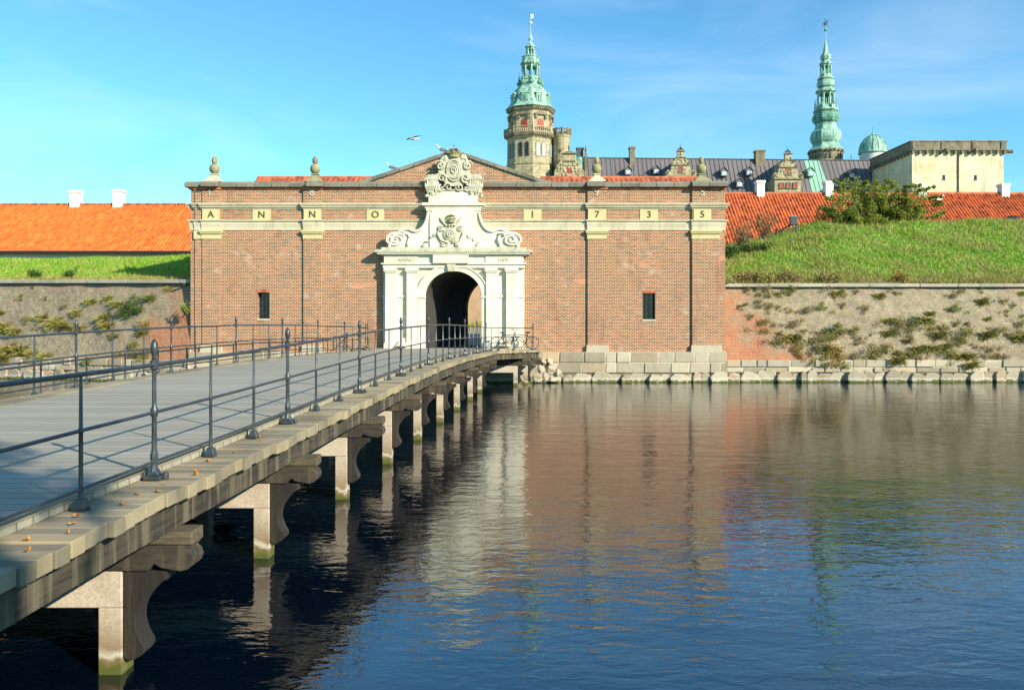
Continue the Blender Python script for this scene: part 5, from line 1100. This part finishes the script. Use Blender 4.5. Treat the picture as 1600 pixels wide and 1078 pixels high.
def face_win(k, hw, u, py0, py1, w, mat, parent, name, arch=True, frame='castle_dark', proud=.04):
    a, b = face_frame(k, hw); d = (b-a).normalized(); nrm = Vector((d.y, -d.x, 0)); c = a.lerp(b, u)
    z0, z1 = qz(py0, TY), qz(py1, TY); M4 = Matrix((( d.x, nrm.x*-1, 0, c.x), (d.y, nrm.y*-1, 0, c.y), (0, 0, 1, 0), (0, 0, 0, 1)))
    def mk(ww, zz0, zz1, y0, y1, ar):
        pts = [(-ww/2, zz0), (ww/2, zz0)]
        pts += [(ww/2*math.cos(t_), zz1-ww/2+ww/2*math.sin(t_)) for t_ in [math.pi*q/8 for q in range(9)]] if ar else [(ww/2, zz1), (-ww/2, zz1)]
        m = MB().prism(pts, y0, y1); m.V = [tuple(M4 @ Vector(v)) for v in m.V]; return m
    f_ = mk(w+.34, z0-.12, z1+.17, -proud, .3, arch).build(name+'_frame', M[frame], parent); g_ = mk(w, z0, z1, -proud-.03, .25, arch).build(name, M[mat], f_)
    return M4, f_
for k in (7, 0, 1, 6):
    for u in (.31, .67): face_win(k, 35.6, u, 250, 229, .62, 'glass' if k in (7, 6) else 'paleglass', low, 'lancet_window')
    a, b = face_frame(k, 33.7)
    M4, f_ = face_win(k, 33.7, .5, 206, 194, 1.0, 'red', up_, 'shutter')
    mm = MB()
    for v in (-1.0, 1.0): mm.mbox(Matrix.Translation((v, -.15, qz(189, TY))), .2, .2, .45)
    mm.mbox(Matrix.Translation((0, -.15, qz(186, TY))), 1.35, .25, .12); mm.prism([(-1.3, qz(185, TY)), (1.3, qz(185, TY)), (0, qz(181.5, TY))], -.35, .1)
    mm.V = [tuple(M4 @ Vector(v)) for v in mm.V]; mm.build('pediment', M['castle_dark'], up_)
    mm = MB()
    for q in range(9): mm.mbox(Matrix.Translation((lerp(-1.55, 1.55, q/8), -.15, qz(177.6, TY))), .09, .25, .16)
    for q in range(9): mm.mbox(Matrix.Translation((lerp(-1.6, 1.6, q/8), -.5, qz(217.5, TY))), .1, .3, .22)
    mm.V = [tuple(M4 @ Vector(v)) for v in mm.V]; mm.build('corbels', M['castle_dark'], up_)
for k in (7, 0, 1, 6, 5, 2):      # little copper dormers on the bell roof
    a, b = face_frame(k, 29); d = (b-a).normalized(); nrm = Vector((d.y, -d.x, 0)); c = a.lerp(b, .5)
    M4 = Matrix(((d.x, -nrm.x, 0, c.x), (d.y, -nrm.y, 0, c.y), (0, 0, 1, 0), (0, 0, 0, 1)))
    mm = MB().prism([(-.7, qz(164, TY)), (.7, qz(164, TY)), (.7, qz(152, TY)), (0, qz(147.5, TY)), (-.7, qz(152, TY))], -.35, 1.2); mm.box(-.95, .95, -.45, .3, qz(153, TY), qz(151.6, TY)); mm.V = [tuple(M4 @ Vector(v)) for v in mm.V]; o = mm.build('dormer', M['copper'], dome)
    mm = MB().prism([(-.32, qz(162, TY)), (.32, qz(162, TY)), (.32, qz(155, TY)), (-.32, qz(155, TY))], -.40, -.34); mm.V = [tuple(M4 @ Vector(v)) for v in mm.V]; mm.build('dormer_opening', M['copper_dark'], o)
sp = tl_('lantern_base', 'copper', [(19, 138), (19.5, 136.5), (17, 135.5), (16, 128), (17, 127), (15, 126), (15, 122)])
for k in range(8):
    a = A8+2*math.pi*k/8; c = (TX+18*ts*math.sin(a), TY-18*ts*math.cos(a), qz(133, TY))
    MB().ball((c[0], c[1], c[2]+.1), .50, .5, .46, 8, 6).lathe([(.12, .4), (.2, .7), (.05, 1.6), (.02, 2.4)], c, 5).build('ball_finial', M['copper_dark'], sp, True)
def lantern(parent, cx, cy, hw, pb, pt, y, mat, n=8, rot=A8, col=.16, core='copper_dark', nm='lantern'):
    sc = y/F; z0, z1 = EYE+(HOR-pb)*sc, EYE+(HOR-pt)*sc; rr_ = hw*sc
    o = MB().lathe([(rr_, z0), (rr_, z0+.28)], (cx, cy, 0), n, rot).lathe([(rr_, z1-.3), (rr_*1.12, z1-.12), (rr_*1.12, z1)], (cx, cy, 0), n, rot).build(nm, M[mat], parent)
    mm = MB()
    for k in range(n):
        a = rot+2*math.pi*k/n; mm.lathe([(col, z0+.2), (col*.9, z1-.25)], (cx+rr_*.93*math.sin(a), cy-rr_*.93*math.cos(a), 0), 5)
        a2 = rot+2*math.pi*(k+1)/n; p0 = Vector((cx+rr_*.93*math.sin(a), cy-rr_*.93*math.cos(a), z1-.75)); p1 = Vector((cx+rr_*.93*math.sin(a2), cy-rr_*.93*math.cos(a2), z1-.75))
        mm.tube([p0.lerp(p1, q/6)+Vector((0, 0, .42*math.sin(math.pi*q/6))) for q in range(7)], col*.6, 4)
    mm.build('arcade', M[mat], o); MB().lathe([(rr_*.16, z0+.1), (rr_*.16, z1-.1)], (cx, cy, 0), 6).build('spindle', M[core], o); return o
lantern(sp, TX, TY, 13.6, 123.5, 102, TY, 'copper', col=.22)
tl_('lantern_roof', 'copper', [(15.2, 102.5), (16, 101), (15, 99.5), (13, 97), (12.6, 91.5), (13.6, 90.5), (13.4, 89.5), (9.5, 88)], parent=sp)
lantern(sp, TX, TY, 6.6, 89, 74.5, TY, 'copper', col=.15, nm='upper_lantern')
tl_('spire', 'copper', [(8.2, 75), (8.4, 73.5), (5.5, 71.5), (4, 69), (1.6, 67), (1.6, 65), (3.4, 62.5), (3.6, 60.5), (1.8, 58), (1.2, 54), (.5, 42), (.35, 24)], parent=sp)
MB().ball((TX, TY, qz(36.5, TY)), .30).build('gilt_ball', M['gilt'], sp, True)
MB().prism([(TX+.05, qz(30, TY)), (TX+.65, qz(28.5, TY)), (TX+.45, qz(26, TY)), (TX+.72, qz(23.5, TY)), (TX+.05, qz(22.5, TY))], TY-.03, TY+.03).build('weather_vane', M['white'], sp)
# stair turret attached to the tower
STX, STY = qx(877.5, TY-1), TY-1; st = lambda y: qz(y, TY-1)
MB().lathe([(1.58, st(320)), (1.55, st(220)), (1.75, st(216)), (1.85, st(214.5)), (1.85, st(213.5))], (STX, STY, 0), 16).build('stair_turret', M['castle'], tower, 'auto')
balustrade([(STX+1.75*math.sin(2*math.pi*k/10), STY-1.75*math.cos(2*math.pi*k/10)) for k in range(10)], st(213.5), st(203), 3, tower)
MB().box(STX-.55, STX-.25, STY-1.62, STY-1.3, st(241), st(236)).build('slit_window', M['glass'], tower)
# slender church spire ---------------------------------------------
SY = 185.0; ss = SY/F; SX = qx(1290, SY)
spire = thing('church_spire', (SX, SY, 2.6), 'slender many-tiered green copper spire on a stone drum, right of the castle gables', 'spire')
def sl(name, mat, prof, n=8, rot=R(10), parent=spire, smooth=False): return MB().lathe([(w*ss*1.03, qz(y, SY)) for w, y in prof], (SX, SY, 0), n, rot).build(name, M[mat], parent, smooth)
dr = sl('stone_drum', 'castle', [(24, 320), (24, 242), (24.5, 241), (24, 240.5), (27, 238), (27, 236.5)])
mm = MB()
for k in range(24):
    a = 2*math.pi*k/24; mm.mbox(Matrix.Translation((SX+24.8*ss*math.sin(a), SY-24.8*ss*math.cos(a), qz(239.2, SY))) @ Matrix.Rotation(a, 4, 'Z'), .16, .3, .22)
    mm.mbox(Matrix.Translation((SX+23.8*ss*math.sin(a), SY-23.8*ss*math.cos(a), qz(247, SY))) @ Matrix.Rotation(a, 4, 'Z'), .18, .2, .55)
mm.build('corbels', M['castle_dark'], dr)
sl('bulb', 'copper', [(27.5, 236.6), (26.5, 235.5), (21, 230.5), (19.5, 227), (19, 225.5), (21.5, 222), (23.3, 217), (23.5, 212), (22, 207.5), (18.5, 204), (16.5, 201), (15.5, 197), (15.5, 194)])
sl('bulb', 'copper_dark', [(15, 194.5), (18.5, 191), (20.5, 187), (20.5, 183), (18.5, 179), (15.5, 176.5)])
md = sl('gallery', 'copper', [(16, 176.8), (19, 174.5), (18, 172), (15, 170.5), (14.5, 166)])
for k in range(8):
    a = R(10)+2*math.pi*k/8; c = (SX+16.5*ss*math.sin(a), SY-16.5*ss*math.cos(a), qz(172, SY)); MB().lathe([(.16, 0), (.16, .5), (.05, 2.3)], c, 5).build('pinnacle', M['copper'], md)
lantern(spire, SX, SY, 12.6, 167, 144.5, SY, 'copper', 8, R(10), .24)
sl('cornice', 'copper', [(15, 145), (15.3, 142.8), (13, 140.8), (10, 138.8), (9.5, 137.5)])
sl('bulb', 'copper', [(9.5, 138), (12.5, 136), (13.4, 132.5), (13, 128.5), (10.5, 125.5), (12.4, 125), (12.6, 123.5), (9.5, 121.5), (9, 118)])
lantern(spire, SX, SY, 8.2, 118.5, 101, SY, 'copper', 8, R(10), .18, nm='upper_lantern')
sl('top_spire', 'copper', [(9.6, 101.5), (9.8, 99.5), (6.5, 97.5), (5.5, 96), (7.6, 93), (8.3, 90), (7.5, 87), (4.5, 84), (4, 81), (3.2, 79.5), (3.4, 76), (2.2, 72), (2.3, 70), (1.3, 66), (.7, 58), (.4, 50), (.35, 27)])
MB().ball((SX, SY, qz(47.5, SY)), .34).build('ball', M['copper_dark'], spire, True)
mm = MB().ball((SX-.1, SY, qz(37.5, SY)), .42, .12, .30); mm.tube([(SX-.45, SY, qz(38, SY)), (SX-.75, SY, qz(42, SY))], .09, 5, .03).tube([(SX+.2, SY, qz(37, SY)), (SX+.42, SY, qz(33, SY)), (SX+.5, SY, qz(32, SY))], .12, 5, .05).tube([(SX-.3, SY, qz(39, SY)), (SX-.25, SY, qz(44, SY))], .06, 5).tube([(SX+.15, SY, qz(39, SY)), (SX+.5, SY, qz(42, SY))], .06, 5).tube([(SX, SY, qz(36, SY)), (SX-.05, SY, qz(30, SY))], .1, 5)
mm.build('weather_vane', M['black'], spire)
# domed turret ------------------------------------------------------
DY = 178.0; ds = DY/F; DX = qx(1364, DY)
dt = thing('domed_turret', (DX, DY, 2.6), 'white round turret with green copper dome and thin spike beside the pale square tower', 'turret')
def dl(name, mat, prof, n=16, sm='auto'): return MB().lathe([(w*ds, qz(y, DY)) for w, y in prof], (DX, DY, 0), n).build(name, M[mat], dt, sm)
dl('drum', 'white', [(19.5, 310), (19.5, 240)])
dl('dome', 'copper', [(21.8, 240.5), (22, 239), (20.5, 237), (20, 231), (18, 224.5), (14, 218.5), (9, 214), (4, 211), (1.6, 209), (.8, 206), (.35, 200), (.25, 189)])
mm = MB()
for k in range(16):
    a = 2*math.pi*k/16; mm.tube([(DX+w*ds*1.01*math.sin(a), DY-w*ds*1.01*math.cos(a), qz(y, DY)) for w, y in [(20.5, 237), (20, 231), (18, 224.5), (14, 218.5), (9, 214), (4, 211)]], .06, 4)
mm.build('dome_ribs', M['copper_dark'], dt)
ch = thing('weather_cross', (qx(1330, 178), 178, qz(252, 178)), 'tiny dark cross on the roof ridge beside the green dome', 'cross')
MB().tube([(qx(1330, 178), 178, qz(256, 178)), (qx(1330, 178), 178, qz(241, 178))], .05, 5).tube([(qx(1328, 178), 178, qz(246, 178)), (qx(1332, 178), 178, qz(246, 178))], .05, 5).build('cross', M['seam'], ch)
# pale square tower -------------------------------------------------
BY = 150.0; bs = BY/F; X0, X1 = qx(1425, BY), qx(1568, BY); BD = 16.5
bt = thing('square_tower', ((X0+X1)/2, BY, 2.6), 'broad pale ashlar square tower with dark stone parapet at far right', 'tower')
q = lambda y: qz(y, BY)
MB().box(X0, X1, BY, BY+BD, 2.6, q(238)).build('body', M['ashlar'], bt)
MB().box(X0-.35, X1+.35, BY-.35, BY+BD+.35, q(238), q(236)).box(X0-.55, X1+.55, BY-.6, BY+BD+.6, q(236), q(234.8)).build('cornice', M['castle_dark'], bt)
pw = MB(); t_ = .5; a0, a1, b0, b1 = X0-.35, X1+.35, BY-.35, BY+BD+.35
pw.box(a0, a1, b0, b0+t_, q(234.8), q(222)); pw.box(a0, a1, b1-t_, b1, q(234.8), q(222)); pw.box(a0, a0+t_, b0+t_, b1-t_, q(234.8), q(222)); pw.box(a1-t_, a1, b0+t_, b1-t_, q(234.8), q(222))
pw = pw.build('parapet', M['castle_dark'], bt)
MB().box(a0-.12, a1+.12, b0-.12, b0+t_+.1, q(222.4), q(220.6)).box(a0-.12, a0+t_+.1, b0+t_+.1, b1, q(222.4), q(220.6)).build('parapet_cap', M['castle_dark'], pw)
for px_ in (1427, 1472, 1520, 1565): MB().box(qx(px_, BY)-.35, qx(px_, BY)+.35, b0-.16, b0+.02, q(234.8), q(222)).build('parapet_pier', M['castle_dark'], pw)
for k in range(14): MB().mbox(Matrix.Translation((lerp(X0, X1, k/13), BY-.25, q(239))), .18, .28, .28).build('corbel', M['castle_dark'], bt)
for k in range(1, 14): MB().mbox(Matrix.Translation((X0-.25, lerp(BY, BY+BD, k/13), q(239))), .28, .18, .28).build('corbel', M['castle_dark'], bt)
for px_ in (1475, 1521): MB().tube([(qx(px_, BY), BY+.1, q(235.5)), (qx(px_, BY), BY-1.3, q(235.8))], .30, 8).build('cannon_spout', M['castle_dark'], bt)
MB().tube([(X1, BY+.2, q(237)), (X1+1.5, BY-.3, q(237.5))], .34, 8).build('corner_spout', M['castle_dark'], bt)
MB().tube([(qx(1497, BY), BY-.12, q(306)), (qx(1497, BY), BY-.12, q(240))], .11, 6).build('downpipe', M['black'], bt)
for px_ in (1474.5, 1524): w_ = MB().box(qx(px_-2, BY), qx(px_+2.2, BY), BY-.02, BY+.1, q(281), q(274)).build('window', M['glass'], bt); MB().box(qx(px_-3, BY), qx(px_+3.2, BY), BY-.10, BY-.01, q(282), q(281)).build('sill', M['castle_dark'], w_)
# ------------------------------------------------------------------ birds
def gull_stand(x, y, z, s, ang, label):
    o = thing('gull', (x, y, z), label, 'bird', None); o.rotation_euler.z = ang
    m = MB(); b = [(-.24, .16, .012), (-.17, .165, .035), (-.08, .17, .062), (.02, .19, .075), (.10, .22, .068), (.15, .27, .045), (.17, .32, .040), (.20, .345, .038), (.235, .345, .022), (.25, .34, .008)]
    V = []; Fs = []; n = 8
    for (px_, pz_, r_) in b:
        for k in range(n): a = 2*math.pi*k/n; V.append((px_*s, r_*math.cos(a)*s, (pz_+r_*math.sin(a))*s))
    for i in range(len(b)-1):
        for k in range(n): k2 = (k+1) % n; Fs.append((i*n+k, i*n+k2, (i+1)*n+k2, (i+1)*n+k))
    m.add(V, Fs); bo = m.build('body', M['gull'], None, True); bo.parent = o
    for sg in (-1, 1):
        w = MB().add([(.10*s, sg*.068*s, .25*s), (.0, sg*.082*s, .25*s), (-.15*s, sg*.06*s, .21*s), (-.33*s, sg*.02*s, .17*s), (-.16*s, sg*.07*s, .15*s), (.04*s, sg*.085*s, .16*s)], [(0, 1, 2, 3, 4, 5)]).build('wing', M['steel'], None); w.parent = o
        l_ = MB().tube([(.02*s, sg*.03*s, .13*s), (.01*s, sg*.03*s, .02*s), (.05*s, sg*.03*s, 0)], .007*s, 5).build('leg', M['gilt'], None); l_.parent = o
    bk = MB().tube([(.245*s, 0, .34*s), (.31*s, 0, .33*s)], .011*s, 5, .004*s).build('beak', M['gilt'], None); bk.parent = o
    return o
q1 = Vector((gx(691), GY+.2, gz(241.4))); gull_stand(q1.x, q1.y, q1.z, 1.5, R(180), 'white gull perched on the gable coping just left of the stone crown')
q1 = Vector((gx(611), GY+.2, gz(267.6))); gull_stand(q1.x, q1.y, q1.z, 1.3, R(180), 'white gull perched low on the left slope of the gable coping')
X, Y, Z = on_roof(1468, 319); gull_stand(X, Y, Z+.05, 1.9, R(20), 'white gull standing on the right orange roof between two chimneys')
fc = P(646, 216.5, 58); fg = thing('flying_gull', fc, 'gull gliding with spread dark wings against the blue sky', 'bird')
m = MB(); V = []; Fs = []; n = 8
for (px_, pz_, r_) in [(-.26, 0, .01), (-.16, 0, .04), (0, 0, .06), (.14, .0, .05), (.22, .01, .035), (.28, 0, .012)]:
    for k in range(n): a = 2*math.pi*k/n; V.append((fc.x+1.45*px_, fc.y+1.45*r_*math.cos(a), fc.z+1.45*(-.03+pz_+r_*math.sin(a))))
for i in range(5):
    for k in range(n): k2 = (k+1) % n; Fs.append((i*n+k, i*n+k2, (i+1)*n+k2, (i+1)*n+k))
m.add(V, Fs).build('body', M['gull'], fg, True)
def wing(pts): 
    t_ = .012; n_ = len(pts); v = [(fc.x+1.45*x, fc.y+1.45*y, fc.z+1.45*z) for x, y, z in pts]; return MB().add(v+[(a, b+t_, c-t_) for a, b, c in v], [tuple(range(n_)), tuple(range(2*n_-1, n_-1, -1))]+[(i, (i+1) % n_, (i+1) % n_+n_, i+n_) for i in range(n_)])
wing([(-.08, -.04, .02), (.10, -.03, .03), (.14, .2, .12), (.26, .45, .22), (.40, .7, .28), (.18, .5, .24), (-.0, .25, .15)]).build('wing', M['gullgrey'], fg)
wing([(-.08, -.08, .0), (.06, -.06, -.02), (-.05, -.25, -.03), (-.16, -.45, -.13), (-.26, -.7, -.24), (-.28, -.5, -.16), (-.20, -.25, -.02)]).build('wing', M['gullgrey'], fg)
# ------------------------------------------------------------------ bicycles against the portal
def bicycle(x, y, z, ang, label, tilt=.12):
    o = thing('bicycle', (x, y, z), label, 'bicycle', 'bicycles parked against the portal'); o.rotation_euler = (tilt, 0, ang)
    def pt(name, mb, mat, par=o, sm=True): w = mb.build(name, M[mat], None, sm); w.parent = par; return w
    for cx_ in (-.52, .54):
        m = MB(); m.tube([(cx_+.33*math.cos(2*math.pi*k/20), 0, .35+.33*math.sin(2*math.pi*k/20)) for k in range(21)], .018, 6); w = pt('wheel', m, 'rubber')
        m = MB()
        for k in range(10): a = math.pi*k/5; m.tube([(cx_, 0, .35), (cx_+.32*math.cos(a), 0, .35+.32*math.sin(a))], .003, 3)
        m.lathe([(.025, -.03), (.025, .03)], (cx_, 0, .35), 6); pt('spokes', m, 'steel', w)
    m = MB()
    for a, b in (((-.52, 0, .35), (-.15, 0, .30)), ((-.15, 0, .30), (-.26, 0, .80)), ((-.52, 0, .35), (-.25, 0, .75)), ((-.25, 0, .75), (.36, 0, .78)), ((-.15, 0, .30), (.38, 0, .70)), ((.34, 0, .92), (.54, 0, .35))): m.tube([a, b], .018, 6)
    pt('frame', m, 'gullgrey'); m = MB().tube([(.34, 0, .92), (.33, 0, 1.02)], .015, 6).tube([(.14, -.28, 1.02), (.28, -.2, 1.04), (.34, 0, 1.03), (.28, .2, 1.04), (.14, .28, 1.02)], .013, 6); pt('handlebar', m, 'steel')
    m = MB().ball((-.28, 0, .88), .14, .09, .035, 10, 6).tube([(-.26, 0, .78), (-.27, 0, .87)], .014, 5); pt('saddle', m, 'rubber')
    m = MB().tube([(-.15, -.09, .30), (-.10, -.09, .17)], .01, 5).tube([(-.15, .09, .30), (-.20, .09, .43)], .01, 5).box(-.15, -.05, -.17, -.09, .16, .18); pt('pedals', m, 'rubber'); return o
bicycle(-.25, 42.95, ZD(43), R(8), 'dark bicycle leaning on the portal base, the one nearer the archway'); bicycle(.55, 42.75, ZD(43), R(-170), 'dark bicycle leaning on the portal base, the one by the brick wall')
# tree behind the camera whose shade falls on the near deck
tr = thing('tree', (8.9, -5.9, 1.6), 'leafy tree on the near bank behind the viewer', 'tree')
m = MB(); rr = random.Random(5); top = Vector((8.9, -5.9, 11)); limb(m, (8.9, -5.9, 1.6), top, .28, .14, .04, 6, rr); cs = []
for k in range(16):
    e = top+Vector((rr.uniform(-1.2, 1.2), rr.uniform(-1.0, 1.0), rr.uniform(-.5, 1.0))); limb(m, (8.9, -5.9, rr.uniform(7, 10)), e, .08, .02, .15, 5, rr); cs.append(tuple(e))
m.build('trunk', M['bark'], tr); V, n = leaf_cloud(cs, 3500, .6, .12); V -= np.array((8.9, -5.9, 1.6)); np_mesh('crown', V, n, 4, M['leaf'], parent=tr)
